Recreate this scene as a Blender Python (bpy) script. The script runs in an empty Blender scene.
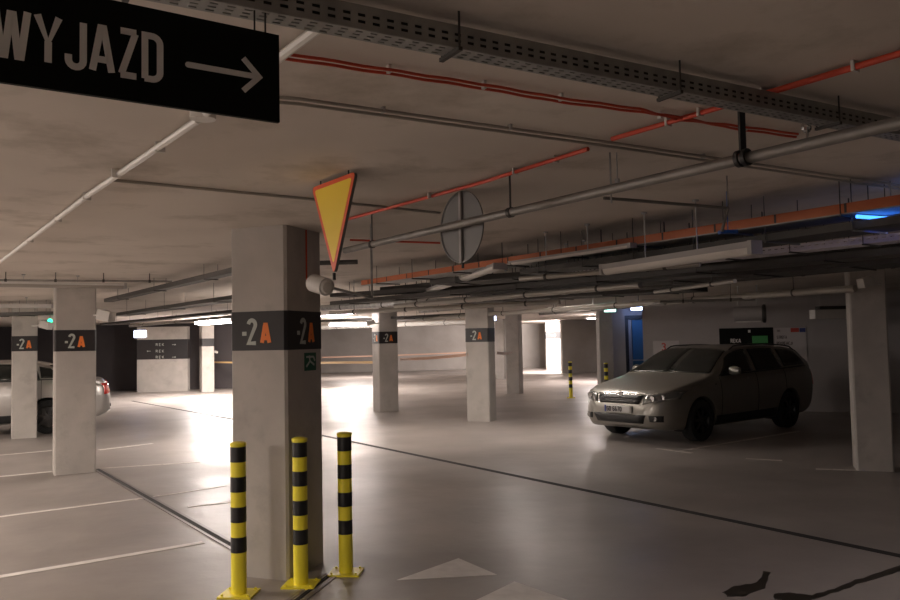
import bpy, bmesh, math, random
from mathutils import Vector, Matrix
random.seed(7)
C = bpy.context.scene.collection
scene = bpy.context.scene
H = 2.45            # ceiling height
EYE = 1.62
F = 800.0           # focal length in pixels of the 900 px wide frame

# ------------------------------------------------------------------ camera
cam_d = bpy.data.cameras.new('camera'); cam = bpy.data.objects.new('camera', cam_d); C.objects.link(cam)
cam_d.sensor_width = 36; cam_d.lens = F / 900 * 36; cam_d.clip_start = .05; cam_d.clip_end = 200
Rm = Matrix.Rotation(math.radians(90 + 2.88), 4, 'X') @ Matrix.Rotation(math.radians(-1.135), 4, 'Z')
cam.matrix_world = Matrix.Translation((0, 0, EYE)) @ Rm
scene.camera = cam
R3 = Rm.to_3x3()
def ray(px, py): return R3 @ Vector((px - 450, 300 - py, -F))
def fl(px, py, z=0.0):
    r = ray(px, py); t = (z - EYE) / r.z
    return Vector((0, 0, EYE)) + r * t
def at(px, py, Y):
    r = ray(px, py); return Vector((0, 0, EYE)) + r * (Y / r.y)
def proj(p):
    q = R3.transposed() @ (Vector(p) - Vector((0, 0, EYE)))
    return (450 + F * q.x / -q.z, 300 - F * q.y / -q.z)
def solve(p, d, px, hi=3.0):
    lo = 0.0; s = 1 if proj(p)[0] < px else -1
    for _ in range(50):
        m = (lo + hi) / 2
        if s * (px - proj(p + d * m)[0]) > 0: lo = m
        else: hi = m
    return (lo + hi) / 2
def dirv(a): a = math.radians(a); return Vector((math.sin(a), math.cos(a), 0))
A = dirv(-35.5); B = dirv(54.5)            # grid of the older bay, the trays and the parked cars
CC = dirv(20.5); DD = dirv(110.5)          # grid of the near pillars
Z = Vector((0, 0, 1))

# ------------------------------------------------------------------ materials
def mat(name, col, rough=.6, metal=0, spec=None, emis=None, estr=0, coat=0):
    m = bpy.data.materials.new(name); m.use_nodes = True
    b = m.node_tree.nodes['Principled BSDF']
    b.inputs['Base Color'].default_value = (*col, 1); b.inputs['Roughness'].default_value = rough
    b.inputs['Metallic'].default_value = metal
    if spec is not None: b.inputs['Specular IOR Level'].default_value = spec
    if coat: b.inputs['Coat Weight'].default_value = coat; b.inputs['Coat Roughness'].default_value = .08
    if emis: b.inputs['Emission Color'].default_value = (*emis, 1); b.inputs['Emission Strength'].default_value = estr
    return m
def mottle(m, c0, c1, scale=3, detail=6, r0=None, r1=None, bump=0, bscale=40, stain=None, sscale=.8, sth=(.55, .7), bdist=.02):
    nt = m.node_tree; N = nt.nodes; L = nt.links; b = N['Principled BSDF']
    tc = N.new('ShaderNodeTexCoord'); geo = N.new('ShaderNodeNewGeometry')
    src = geo.outputs['Position']
    n = N.new('ShaderNodeTexNoise'); n.inputs['Scale'].default_value = scale; n.inputs['Detail'].default_value = detail
    L.new(src, n.inputs['Vector'])
    cr = N.new('ShaderNodeValToRGB'); cr.color_ramp.elements[0].position = .3; cr.color_ramp.elements[1].position = .7
    cr.color_ramp.elements[0].color = (*c0, 1); cr.color_ramp.elements[1].color = (*c1, 1)
    L.new(n.outputs['Fac'], cr.inputs['Fac']); out = cr.outputs['Color']
    if stain:
        n2 = N.new('ShaderNodeTexNoise'); n2.inputs['Scale'].default_value = sscale; n2.inputs['Detail'].default_value = 8
        n2.inputs['Roughness'].default_value = .65; L.new(src, n2.inputs['Vector'])
        c2 = N.new('ShaderNodeValToRGB'); c2.color_ramp.elements[0].position = sth[0]; c2.color_ramp.elements[1].position = sth[1]
        L.new(n2.outputs['Fac'], c2.inputs['Fac'])
        mx = N.new('ShaderNodeMixRGB'); L.new(c2.outputs['Color'], mx.inputs['Fac']); L.new(out, mx.inputs['Color1'])
        mx.inputs['Color2'].default_value = (*stain, 1); out = mx.outputs['Color']
    L.new(out, b.inputs['Base Color'])
    if r0 is not None:
        mr = N.new('ShaderNodeMapRange'); mr.inputs['From Min'].default_value = .3; mr.inputs['From Max'].default_value = .7
        mr.inputs['To Min'].default_value = r0; mr.inputs['To Max'].default_value = r1
        n3 = N.new('ShaderNodeTexNoise'); n3.inputs['Scale'].default_value = scale * .7; L.new(src, n3.inputs['Vector'])
        L.new(n3.outputs['Fac'], mr.inputs['Value']); L.new(mr.outputs[0], b.inputs['Roughness'])
    if bump:
        nb = N.new('ShaderNodeTexNoise'); nb.inputs['Scale'].default_value = bscale; nb.inputs['Detail'].default_value = 4
        L.new(src, nb.inputs['Vector'])
        bp = N.new('ShaderNodeBump'); bp.inputs['Strength'].default_value = bump; bp.inputs['Distance'].default_value = bdist
        L.new(nb.outputs['Fac'], bp.inputs['Height']); L.new(bp.outputs['Normal'], b.inputs['Normal'])
    return m
M = {}
M['floor'] = mottle(mat('floor_epoxy', (.3, .27, .25), .3), (.29, .259, .239), (.385, .347, .322), .9, 6, .32, .50, .5, 4,
                    stain=(.20, .178, .165), sscale=.35, sth=(.42, .85), bdist=.012)
M['ceiling'] = mottle(mat('ceiling_concrete', (.4, .36, .32), .85), (.60, .54, .48), (.72, .655, .585), .8, 8, None, None, .12, 25,
                      stain=(.36, .31, .25), sscale=1.7, sth=(.54, .80), bdist=.006)
M['concrete'] = mottle(mat('pillar_concrete', (.4, .37, .34), .8), (.40, .37, .342), (.49, .455, .42), 3, 8, None, None, .4, 30,
                       stain=(.30, .275, .25), sscale=2.2, sth=(.55, .8), bdist=.006)
M['wall'] = mottle(mat('wall_concrete', (.33, .3, .28), .85), (.25, .225, .205), (.33, .30, .275), .9, 6, None, None, .3, 12)
M['wall_grey'] = mottle(mat('wall_plaster', (.3, .3, .3), .85), (.38, .355, .35), (.44, .415, .41), 1.2, 6)
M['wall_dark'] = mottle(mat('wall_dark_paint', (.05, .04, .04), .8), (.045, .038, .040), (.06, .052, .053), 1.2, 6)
M['band'] = mat('band_black_paint', (.018, .016, .017), .45)
M['signblack'] = mat('sign_black', (.004, .005, .004), .7, spec=.15)
M['letter'] = mat('letter_grey', (.80, .79, .77), .6)
M['digit'] = mat('digit_grey', (.45, .48, .44), .6)
M['orange'] = mat('letter_orange', (.85, .22, .04), .6)
M['yellow'] = mat('bollard_yellow', (.95, .82, .045), .38, coat=.3)
M['black'] = mat('black_plastic', (.012, .012, .013), .4)
M['rubber'] = mat('tyre_rubber', (.012, .012, .012), .8)
M['steel'] = mottle(mat('galvanised_steel', (.4, .4, .4), .42, .85), (.36, .36, .36), (.52, .52, .52), 18, 3)
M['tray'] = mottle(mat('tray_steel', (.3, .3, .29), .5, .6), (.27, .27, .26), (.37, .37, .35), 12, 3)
M['lit_tray'] = mat('tray_lit_tone', (.72, .68, .70), .45, .2)  # lamp light on the tray is put into this paler colour
M['bright'] = mat('pale_pipe', (.42, .39, .35), .4, .3)
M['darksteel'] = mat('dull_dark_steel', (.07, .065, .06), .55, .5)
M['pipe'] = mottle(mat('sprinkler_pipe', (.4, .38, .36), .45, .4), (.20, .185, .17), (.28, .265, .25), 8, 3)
M['white'] = mat('white_plastic', (.62, .60, .57), .5)
M['whiteconduit'] = mat('white_conduit', (.80, .77, .72), .45)
M['greyplastic'] = mat('grey_plastic', (.38, .36, .35), .5)
M['greycable'] = mat('grey_cable', (.33, .30, .265), .6)
M['red'] = mat('red_cable', (.55, .06, .025), .5)
M['orangetray'] = mat('orange_cable_bundle', (.50, .14, .05), .55)
M['signyellow'] = mat('sign_yellow', (.95, .68, .02), .4)
M['signred'] = mat('sign_red', (.80, .10, .02), .4)
M['signback'] = mat('sign_back_grey', (.17, .165, .16), .5, .5)
M['marking'] = mottle(mat('marking_paint', (.5, .47, .44), .55), (.66, .62, .58), (.80, .76, .72), 9, 8)
M['marking_worn'] = mottle(mat('marking_paint_worn', (.4, .37, .34), .5), (.48, .44, .40), (.74, .69, .64), 14, 8)
M['channel'] = mat('drain_channel', (.02, .017, .017), .85)
M['channel_rim'] = mat('drain_rim', (.24, .21, .20), .4, .4)
M['oil'] = mat('oil_stain', (.02, .016, .012), .35)
M['carpaint'] = mat('car_paint_pewter', (.30, .285, .255), .36, .6, coat=.6)
M['carsilver'] = mat('car_paint_silver', (.48, .46, .44), .34, .6, coat=.6)
M['glass'] = mat('car_glass', (.02, .022, .02), .06, 0, .6)
M['chrome'] = mat('chrome', (.7, .7, .7), .18, 1)
M['lens'] = mat('headlight_lens', (.32, .32, .31), .12, .5, coat=1)
M['plate'] = mat('plate_white', (.62, .60, .58), .5)
M['ink'] = mat('plate_ink', (.05, .04, .05), .6)
M['rim'] = mat('wheel_alloy', (.09, .09, .09), .35, .9)
M['tailred'] = mat('tail_light_red', (.55, .02, .01), .2, coat=1)
M['door_blue'] = mat('door_blue_paint', (.03, .13, .26), .6)
M['door_frame'] = mat('door_frame_dark', (.02, .02, .022), .5)
M['board'] = mat('board_white', (.55, .52, .52), .6)
M['green'] = mat('board_green', (.05, .30, .08), .6)
M['pinkred'] = mat('board_red', (.55, .07, .05), .6)
M['navy'] = mat('board_navy', (.05, .07, .25), .6)
M['textgrey'] = mat('text_grey', (.14, .12, .12), .6)
M['tape'] = mat('tape_red_white', (.55, .34, .25), .6)
M['tapey'] = mat('tape_amber', (.58, .38, .16), .6)
M['exitgreen'] = mat('exit_pictogram_green', (.01, .09, .05), .5)
M['bluejacket'] = mat('blue_plastic', (.02, .10, .42), .4)
M['tube'] = mat('tube_lit', (1, 1, 1), .5, emis=(1, .86, .95), estr=9)
M['tubehot'] = mat('tube_lit_hot', (1, 1, 1), .5, emis=(1, .92, .90), estr=90)
M['tubedim'] = mat('tube_lit_dim', (1, 1, 1), .5, emis=(1, .9, .85), estr=1.3)
M['tubeoff'] = mat('tube_off', (.66, .62, .57), .4)
M['exitlit'] = mat('exit_lit', (.8, 1, .95), .5, emis=(.45, 1, .85), estr=3.2)
M['whitelit'] = mat('sign_lit_white', (.9, .9, 1), .5, emis=(.62, .68, 1), estr=4.5)
M['led'] = mat('led_green', (0, .5, .2), .5, emis=(.02, 1, .45), estr=6)
M['bluelit'] = mat('lamp_blue_lit', (.1, .3, 1), .5, emis=(.05, .25, 1), estr=3.0)

# ------------------------------------------------------------------ mesh helpers
class MB:
    def __init__(s): s.v = []; s.f = []; s.mi = []; s.cur = 0
    def add(s, vs, fs):
        o = len(s.v); s.v += [tuple(v) for v in vs]
        for f in fs: s.f.append([i + o for i in f]); s.mi.append(s.cur)
    def box(s, c, sx, sy, sz, ux=Vector((1, 0, 0)), uy=None, uz=Z):
        if uy is None: uy = uz.cross(ux)
        c = Vector(c); vs = []
        for k in (-.5, .5):
            for i, j in ((-.5, -.5), (.5, -.5), (.5, .5), (-.5, .5)):
                vs.append(c + ux * (i * sx) + uy * (j * sy) + uz * (k * sz))
        s.add(vs, [(3, 2, 1, 0), (4, 5, 6, 7), (0, 1, 5, 4), (1, 2, 6, 5), (2, 3, 7, 6), (3, 0, 4, 7)])
    def prism(s, pts, z0, z1):            # pts: ccw 2D
        n = len(pts); s.add([(p[0], p[1], z0) for p in pts] + [(p[0], p[1], z1) for p in pts],
              [tuple(range(n - 1, -1, -1)), tuple(range(n, 2 * n))] + [(i, (i + 1) % n, n + (i + 1) % n, n + i) for i in range(n)])
    def tube(s, p0, p1, r, n=12, r1=None, cap=True):
        p0 = Vector(p0); p1 = Vector(p1); d = (p1 - p0).normalized()
        a = d.orthogonal().normalized(); b = d.cross(a); r1 = r if r1 is None else r1
        vs = [p0 + (a * math.cos(t) + b * math.sin(t)) * r for t in [2 * math.pi * i / n for i in range(n)]]
        vs += [p1 + (a * math.cos(t) + b * math.sin(t)) * r1 for t in [2 * math.pi * i / n for i in range(n)]]
        fs = [(i, (i + 1) % n, n + (i + 1) % n, n + i) for i in range(n)]
        if cap: fs += [tuple(range(n - 1, -1, -1)), tuple(range(n, 2 * n))]
        s.add(vs, fs)
    def path(s, pts, r, n=8):
        pts = [Vector(p) for p in pts]; vs = []; fs = []
        for i, p in enumerate(pts):
            d = (pts[min(i + 1, len(pts) - 1)] - pts[max(i - 1, 0)]).normalized()
            a = d.cross(Z); a = a.normalized() if a.length > 1e-4 else Vector((1, 0, 0)); b = d.cross(a)
            vs += [p + (a * math.cos(t) + b * math.sin(t)) * r for t in [2 * math.pi * k / n for k in range(n)]]
        for i in range(len(pts) - 1):
            for k in range(n): fs.append((i * n + k, i * n + (k + 1) % n, (i + 1) * n + (k + 1) % n, (i + 1) * n + k))
        fs += [tuple(range(n - 1, -1, -1)), tuple((len(pts) - 1) * n + k for k in range(n))]
        s.add(vs, fs)
    def lathe(s, prof, c, axis=Z, n=28):
        c = Vector(c); a = axis.orthogonal().normalized(); b = axis.cross(a); m = len(prof); vs = []; fs = []
        for i in range(n):
            t = 2 * math.pi * i / n; u = a * math.cos(t) + b * math.sin(t)
            for r, h in prof: vs.append(c + u * r + axis * h)
        for i in range(n):
            for k in range(m - 1): fs.append((i * m + k, ((i + 1) % n) * m + k, ((i + 1) % n) * m + k + 1, i * m + k + 1))
        s.add(vs, fs)
    def poly(s, pts, nrm, th):             # planar polygon extruded along nrm
        n = len(pts); pts = [Vector(p) for p in pts]
        s.add(pts + [p + nrm * th for p in pts], [tuple(range(n - 1, -1, -1)), tuple(range(n, 2 * n))] +
              [(i, (i + 1) % n, n + (i + 1) % n, n + i) for i in range(n)])
    def build(s, name, mats, parent=None, smooth=False, label=None):
        me = bpy.data.meshes.new(name); me.from_pydata(s.v, [], s.f)
        mats = mats if isinstance(mats, (list, tuple)) else [mats]
        for m in mats: me.materials.append(m)
        if len(mats) > 1: me.polygons.foreach_set('material_index', s.mi)
        bm = bmesh.new(); bm.from_mesh(me); bmesh.ops.recalc_face_normals(bm, faces=bm.faces); bm.to_mesh(me); bm.free()
        if smooth:
            me.polygons.foreach_set('use_smooth', [True] * len(me.polygons))
            me.set_sharp_from_angle(angle=math.radians(38))
        o = bpy.data.objects.new(name, me); C.objects.link(o)
        if parent is not None:
            o.parent = parent; o.matrix_parent_inverse = parent.matrix_world.inverted() if not s_local else Matrix()
        if label: o['label'] = label
        return o
s_local = False
def tag(o, label, cat, group=None):
    o['label'] = label; o['category'] = cat
    if group: o['group'] = group
    return o
def thing(name, loc, label, cat, group=None, rz=0):
    o = bpy.data.objects.new(name, None); C.objects.link(o); o.empty_display_size = .1
    o.matrix_world = Matrix.Translation(loc) @ Matrix.Rotation(rz, 4, 'Z')
    o.location = loc; o.rotation_euler = (0, 0, rz)
    return tag(o, label, cat, group)
def struct(o): o['kind'] = 'structure'; return o
def copy_tree(o, parent=None):
    c = o.copy(); C.objects.link(c)
    if parent is not None: c.parent = parent; c.matrix_parent_inverse = o.matrix_parent_inverse.copy()
    for ch in list(o.children): copy_tree(ch, c)
    return c

# stroke lettering ----------------------------------------------------
def arc(cx, cy, rx, ry, a0, a1, n=8):
    return [(cx + rx * math.cos(math.radians(a0 + (a1 - a0) * i / n)), cy + ry * math.sin(math.radians(a0 + (a1 - a0) * i / n))) for i in range(n + 1)]
W_ = .36
G = {
 'W': (.60, [[(0, 1), (.12, .02), (.175, .02), (.275, .9), (.325, .9), (.425, .02), (.48, .02), (.60, 1)]]),
 'Y': (.42, [[(0, 1), (.21, .42), (.42, 1)], [(.21, .45), (.21, 0)]]),
 'J': (.30, [[(.30, 1), (.30, .16)] + arc(.15, .15, .15, .15, 0, -180) + [(0, .26)]]),
 'A': (.40, [[(0, 0), (.17, .97), (.23, .97), (.40, 0)], [(.07, .26), (.33, .26)]]),
 'Z': (.34, [[(0, 1), (.34, 1)], [(.32, .97), (.02, .03)], [(0, 0), (.34, 0)]]),
 'D': (.34, [[(0, 0), (0, 1), (.15, 1)] + arc(.16, .82, .18, .18, 80, 0, 5) + arc(.16, .18, .18, .18, 0, -80, 5) + [(.15, 0), (-.01, 0)]]),
 '-': (.22, [[(0, .42), (.22, .42)]]),
 '2': (.36, [arc(.18, .80, .18, .20, 170, -20, 9) + [(.0, 0), (.38, 0)]]),
 'R': (.34, [[(0, 0), (0, 1), (.16, 1)] + arc(.16, .77, .17, .23, 80, -80, 6) + [(.02, .52)], [(.18, .5), (.36, 0)]]),
 'E': (.30, [[(.30, 1), (0, 1), (0, 0), (.30, 0)], [(0, .5), (.26, .5)]]),
 'F': (.30, [[(.30, 1), (0, 1), (0, 0)], [(0, .5), (.25, .5)]]),
 'K': (.34, [[(0, 0), (0, 1)], [(.34, 1), (.04, .48), (.36, 0)]]),
 'I': (.04, [[(.02, 0), (.02, 1)]]),
 'N': (.36, [[(0, 0), (0, 1), (.36, 0), (.36, 1)]]),
 'G': (.36, [arc(.18, .80, .18, .2, 20, 180, 6) + arc(.18, .2, .18, .2, 180, 350, 6) + [(.36, .48), (.2, .48)]]),
 'O': (.36, [arc(.18, .80, .18, .2, 0, 180, 6) + arc(.18, .2, .18, .2, 180, 360, 6) + [(.36, .82)]]),
 '0': (.36, [arc(.18, .75, .18, .25, 0, 180, 6) + arc(.18, .25, .18, .25, 180, 360, 6) + [(.36, .76)]]),
 'H': (.36, [[(0, 0), (0, 1)], [(.36, 0), (.36, 1)], [(0, .5), (.36, .5)]]),
 '7': (.34, [[(0, 1), (.34, 1), (.1, 0)]]),
 '6': (.36, [[(.3, .95)] + arc(.18, .78, .18, .22, 90, 180, 4) + arc(.18, .25, .18, .25, 180, 540, 10)]),
 'P': (.34, [[(0, 0), (0, 1), (.16, 1)] + arc(.16, .74, .17, .26, 80, -80, 6) + [(0, .48)]]),
 'S': (.34, [arc(.17, .76, .17, .24, 30, 250, 7) + arc(.17, .25, .17, .25, 70, -150, 7)]),
 'T': (.34, [[(0, 1), (.34, 1)], [(.17, 1), (.17, 0)]]),
 'L': (.28, [[(0, 1), (0, 0), (.28, 0)]]),
 'C': (.34, [arc(.17, .78, .17, .22, 20, 180, 6) + arc(.17, .22, .17, .22, 180, 340, 6)]),
 '3': (.34, [arc(.16, .76, .18, .24, 150, -80, 7) + arc(.16, .26, .18, .26, 80, -150, 7)]),
 '>': (.80, [[(0, .5), (.80, .5)], [(.58, .78), (.80, .5), (.58, .22)]]),
 '<': (.80, [[(.80, .5), (0, .5)], [(.22, .78), (0, .5), (.22, .22)]]),
}
def stroke(mb, pts, w, org, ux, uy, nrm, th):
    P = [Vector((p[0], p[1])) for p in pts]; n = len(P); Lp = []; Rp = []
    for i, p in enumerate(P):
        d0 = (P[i] - P[i - 1]).normalized() if i else None
        d1 = (P[i + 1] - P[i]).normalized() if i < n - 1 else None
        if d0 is None: m = Vector((-d1.y, d1.x)); k = 1
        elif d1 is None: m = Vector((-d0.y, d0.x)); k = 1
        else:
            n0 = Vector((-d0.y, d0.x)); n1 = Vector((-d1.y, d1.x)); m = (n0 + n1)
            m = m.normalized() if m.length > .1 else n0
            k = 1 / max(.7, m.dot(n0))
        Lp.append(p + m * (w / 2 * k)); Rp.append(p - m * (w / 2 * k))
    vs = []
    for q in Lp + Rp: vs.append(org + ux * q.x + uy * q.y)
    vs += [v + nrm * th for v in vs]; N2 = 2 * n; fs = []
    for i in range(n - 1):
        a, b, c, d = i, i + 1, n + i + 1, n + i
        fs += [(a, b, c, d), (N2 + a, N2 + d, N2 + c, N2 + b), (a, N2 + a, N2 + b, b), (d, c, N2 + c, N2 + d)]
    fs += [(0, n, N2 + n, N2), (n - 1, N2 + n - 1, N2 + 2 * n - 1, 2 * n - 1)]
    mb.add(vs, fs)
def text(mb, s, h, org, ux, uy, nrm, th=.002, w=.13, gap=.17, sx=1.0):
    x = 0
    for ch in s:
        if ch == ' ': x += .35 * h * sx; continue
        wd, ls = G[ch]
        for l in ls: stroke(mb, [((x + p[0] * h * sx), p[1] * h * (1 - w) + w * h / 2) for p in l], w * h, org, ux, uy, nrm, th)
        x += (wd + gap) * h * sx
    return x

# ------------------------------------------------------------------ room shell
def slab(name, m, x0, x1, y0, y1, z0, z1):
    b = MB(); b.box(((x0 + x1) / 2, (y0 + y1) / 2, (z0 + z1) / 2), x1 - x0, y1 - y0, z1 - z0)
    return struct(b.build(name, m))
slab('floor', M['floor'], -34, 22, -9, 56, -.2, 0)
slab('ceiling', M['ceiling'], -34, 22, -9, 56, H, H + .25)
def wall(name, p, q, m, t=.2, z1=H, joints=0):
    p = Vector((p[0], p[1], 0)); q = Vector((q[0], q[1], 0)); d = (q - p).normalized(); n = Vector((-d.y, d.x, 0))
    if n.dot((p + q) / 2) < 0: n = -n
    b = MB(); c = (p + q) / 2 + n * t / 2; b.box((c.x, c.y, z1 / 2), (q - p).length, t, z1, d)
    return struct(b.build(name, m))
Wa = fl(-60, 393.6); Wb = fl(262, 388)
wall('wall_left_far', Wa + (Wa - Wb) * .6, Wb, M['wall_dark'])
Wc = fl(268, 374.5); Wd = fl(566, 366.5)
wall('wall_passage', Wb, Wc - Vector((.6, 0, 0)), M['wall'])
wall('wall_back', Wc - Vector((1.5, 0, 0)), Wd + Vector((.5, 0, 0)), M['wall'])
We = fl(563, 373.5); Wf = fl(606, 371.5)
wall('wall_back_right', We, Wf + Vector((3, 0, 0)), M['wall'])
Wg = at(652, 337, 17.9); Wh = at(960, 337, 15.6)
wall('wall_right', Wg, Wh + (Wh - Wg) * .8, M['wall_grey'])
Wi = at(596, 337, 21.6); Wj = at(668, 337, 21.2)
wall('wall_door', (at(604, 337, 21.2).x, Wj.y, 0), Wj, M['wall_grey'])
wall('wall_recess', Wg, Wj, M['wall_grey'])
slab('wall_east', M['wall'], 15.8, 16, -9, 40, 0, H)
slab('wall_west', M['wall'], -34, -33.8, -9, 56, 0, H)
slab('wall_south', M['wall'], -34, 22, -9, -8.8, 0, H)
slab('wall_north', M['wall'], -34, 22, 55.8, 56, 0, H)

# door in the recess
dp = at(637, 337, 21.2); dr = thing('door_1', (dp.x, Wj.y - .02, 0), 'blue steel door in the recess right of the pillar with lit exit signs', 'door')
dr['kind'] = 'structure'
b = MB(); x0 = at(625, 337, 21.2).x; x1 = at(649.5, 337, 21.2).x; yw = Wj.y
b.box((x0 + .04, yw - .03, 1.05), .08, .08, 2.1); b.box((x1 - .03, yw - .03, 1.05), .06, .08, 2.1); b.box(((x0 + x1) / 2, yw - .03, 2.13), x1 - x0, .08, .1)
b.build('door_frame', M['door_frame'], dr)
b = MB(); b.box(((x0 + .16 + x1) / 2, yw - .05, 1.04), x1 - x0 - .2, .05, 2.04); b.build('door_leaf', M['door_blue'], dr)
b = MB(); b.box(((x0 + x1) / 2, yw - .12, 1.0), x1 - x0 - .2, .03, .03); b.box((x0 + .2, yw - .1, 1.0), .03, .05, .03); b.box((x1 - .14, yw - .1, 1.0), .03, .05, .03)
b.build('push_bar', M['steel'], dr)

# ------------------------------------------------------------------ pillars
def pillar(pR, ux, uy, w, d, label, band=(1.575, 1.85), digits=('front',), zt=H, m=None, bandmat=None, dig=True):
    """pR front right corner, ux along the front (to the right), uy into depth"""
    c0 = pR - ux * w / 2 + uy * d / 2
    root = thing('concrete_pillar', (c0.x, c0.y, 0), label, 'pillar', 'concrete pillars of the garage')
    def fp(grow, ch):
        a = w / 2 + grow; e = d / 2 + grow
        q = [(-a + ch, -e), (a - ch, -e), (a, -e + ch), (a, e - ch), (a - ch, e), (-a + ch, e), (-a, e - ch), (-a, -e + ch)]
        return [(c0.x + ux.x * i + uy.x * j, c0.y + ux.y * i + uy.y * j) for i, j in q]
    b = MB(); b.prism(fp(0, .018), 0, zt); b.build('shaft', m or M['concrete'], root)
    if band:
        b = MB(); b.prism(fp(.003, .019), band[0], band[1]); bo = b.build('painted_band', M['band'], root)
        if dig:
            h = .19; z0 = (band[0] + band[1]) / 2 - h / 2 - .005
            for side in digits:
                if side == 'front': o = c0 - uy * (d / 2 + .003) - ux * .14; u = ux; n = -uy
                elif side == 'right': o = c0 + ux * (w / 2 + .003) - uy * .12; u = uy; n = ux
                else: o = c0 - ux * (w / 2 + .003) + uy * .12; u = -uy; n = -ux
                g = MB(); text(g, '-2', h, o + Z * z0 + u * .012, u, Z, n, .002, .15, .10, .85); g.build('painted_number', M['digit'], root)
                g = MB(); text(g, 'A', h * .84, o + Z * z0 + u * .175, u, Z, n, .002, .19, .17, .95); g.build('painted_letter', M['orange'], root)
    return root, c0
# main pillar
p = fl(288.5, 581); w1 = solve(p, -DD, 232); d1 = solve(p, CC, 324.5)
print('main pillar', p, w1, d1)
pm, cm = pillar(p, DD, CC, w1, d1, 'large nearest concrete pillar marked -2A, behind the three yellow bollards', digits=('front', 'right'))
g = MB(); o = cm + DD * (w1 / 2 + .002) + CC * (-.02) + Z * 1.43
g.box(o + CC * .09 + Z * .055, .16, .004, .13, CC); g.build('exit_plate', M['exitgreen'], pm, label='small dark green exit pictogram plate')
g = MB(); n = DD
for a, c in (((.03, .02), (.08, .06)), ((.08, .06), (.14, .03)), ((.08, .06), (.07, .10)), ((.03, .09), (.13, .09)), ((.13, .09), (.15, .06))):
    stroke(g, [a, c], .014, o + n * .003, CC, Z, n, .002)
g.build('exit_figure', M['digit'], pm)
# red cable on main pillar
g = MB(); q0 = p + CC * (d1 * .55) + DD * .006; g.tube(q0 + Z * 2.08, q0 + Z * 2.445, .006)
tag(g.build('red_cable', M['red']), 'short red cable running down the shaded face of the nearest pillar', 'cable')
def pil(rx, ry, lx, sx, ux, uy, label, dmax=.45, wmax=.9, **k):
    p = fl(rx, ry); w = solve(p, -ux, lx); d = solve(p, uy, sx) if sx else .4
    d = min(max(d, .3), dmax); w = min(w, wmax); print('pillar', label[:30], tuple(round(v, 2) for v in p), round(w, 2), round(d, 2))
    return pillar(p, ux, uy, w, d, label, **k)
pil(490, 421.8, 467, 497.5, DD, CC, 'concrete pillar marked -2A in mid distance, right of the blank round sign')
pil(520, 394, 506.5, None, DD, CC, 'plain shaded concrete pillar just right of the mid-distance -2A pillar', band=None)
AL = dirv(-29); BL = dirv(61)
pil(96, 472, 54, None, BL, AL, 'concrete pillar marked -2A at left, standing at the end of the drain channel')
pil(37, 437.5, 11, None, BL, AL, 'concrete pillar marked -2A at far left, in front of the parked silver car')
pil(399, 411, 380, None, BL, AL, 'narrow far concrete pillar with band seen between nearest pillar and mid-distance pillar', digits=('front', 'left'))
pil(214.5, 391.5, 202, None, BL, AL, 'slim far concrete pillar under the glaring lamp, beside the direction sign pier', dig=False)
pil(895, 472, 857, None, DD, CC, 'dark concrete pillar at the right edge, right of the parked estate car', band=None)
pil(504.5, 379, 496, None, DD, CC, 'thin lit pillar far back behind the shaded plain pillar', band=None)
pr8, c8 = pil(562.5, 369.5, 546.5, None, Vector((1, 0, 0)), Vector((0, 1, 0)), 'brightly lit white pillar at the far back with grey band', dig=False, band=(1.6, 1.95))
pe = at(613, 337, 20.4); pe.z = 0
w12 = solve(pe, Vector((-1, 0, 0)), 602)
pr12, c12 = pillar(pe, Vector((1, 0, 0)), Vector((0, 1, 0)), w12 + .02, .45, 'pale concrete pillar left of the blue door, lit exit box on top', band=None)
# thicker pier wing beside it (bluish side)
b = MB(); q = at(624, 337, 20.8); b.box(((pe.x + q.x) / 2, 20.9, H / 2), q.x - pe.x, .5, H); b.build('side_wing', M['wall_grey'], pr12)

# pier with direction sign
pl = fl(137, 392.3); prr = fl(187.5, 391); uxp = (prr - pl).normalized(); uyp = Vector((-uxp.y, uxp.x, 0)); wp = (prr - pl).length
rt = thing('direction_pier', (pl + prr) / 2, 'wide pale concrete pier with black direction sign band at left back', 'pier')
b = MB(); c = (pl + prr) / 2 + uyp * .2; b.box((c.x, c.y, 1.15), wp, .4, 2.3, uxp); b.build('shaft', M['concrete'], rt)
b = MB(); b.box((c.x, c.y, 1.50), wp + .01, .41, .70, uxp); b.build('painted_band', M['band'], rt)
def onpier(px, py): 
    r = ray(px, py); n = uyp; p0 = pl - uyp * .008; t = (p0 - Vector((0, 0, EYE))).dot(n) / r.dot(n); return Vector((0, 0, EYE)) + r * t
for k, (yy, s, xx) in enumerate(((344.5, 'REK', 156), (344.5, '>', 172), (351, 'REK', 156), (351, '<', 147), (357, 'REK', 156), (357, '>', 172))):
    g = MB(); text(g, s, .10, onpier(xx, yy + 1.6), uxp, Z, -uyp, .002, .16, .35, 1.6); g.build('direction_text', M['digit'], rt)

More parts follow.
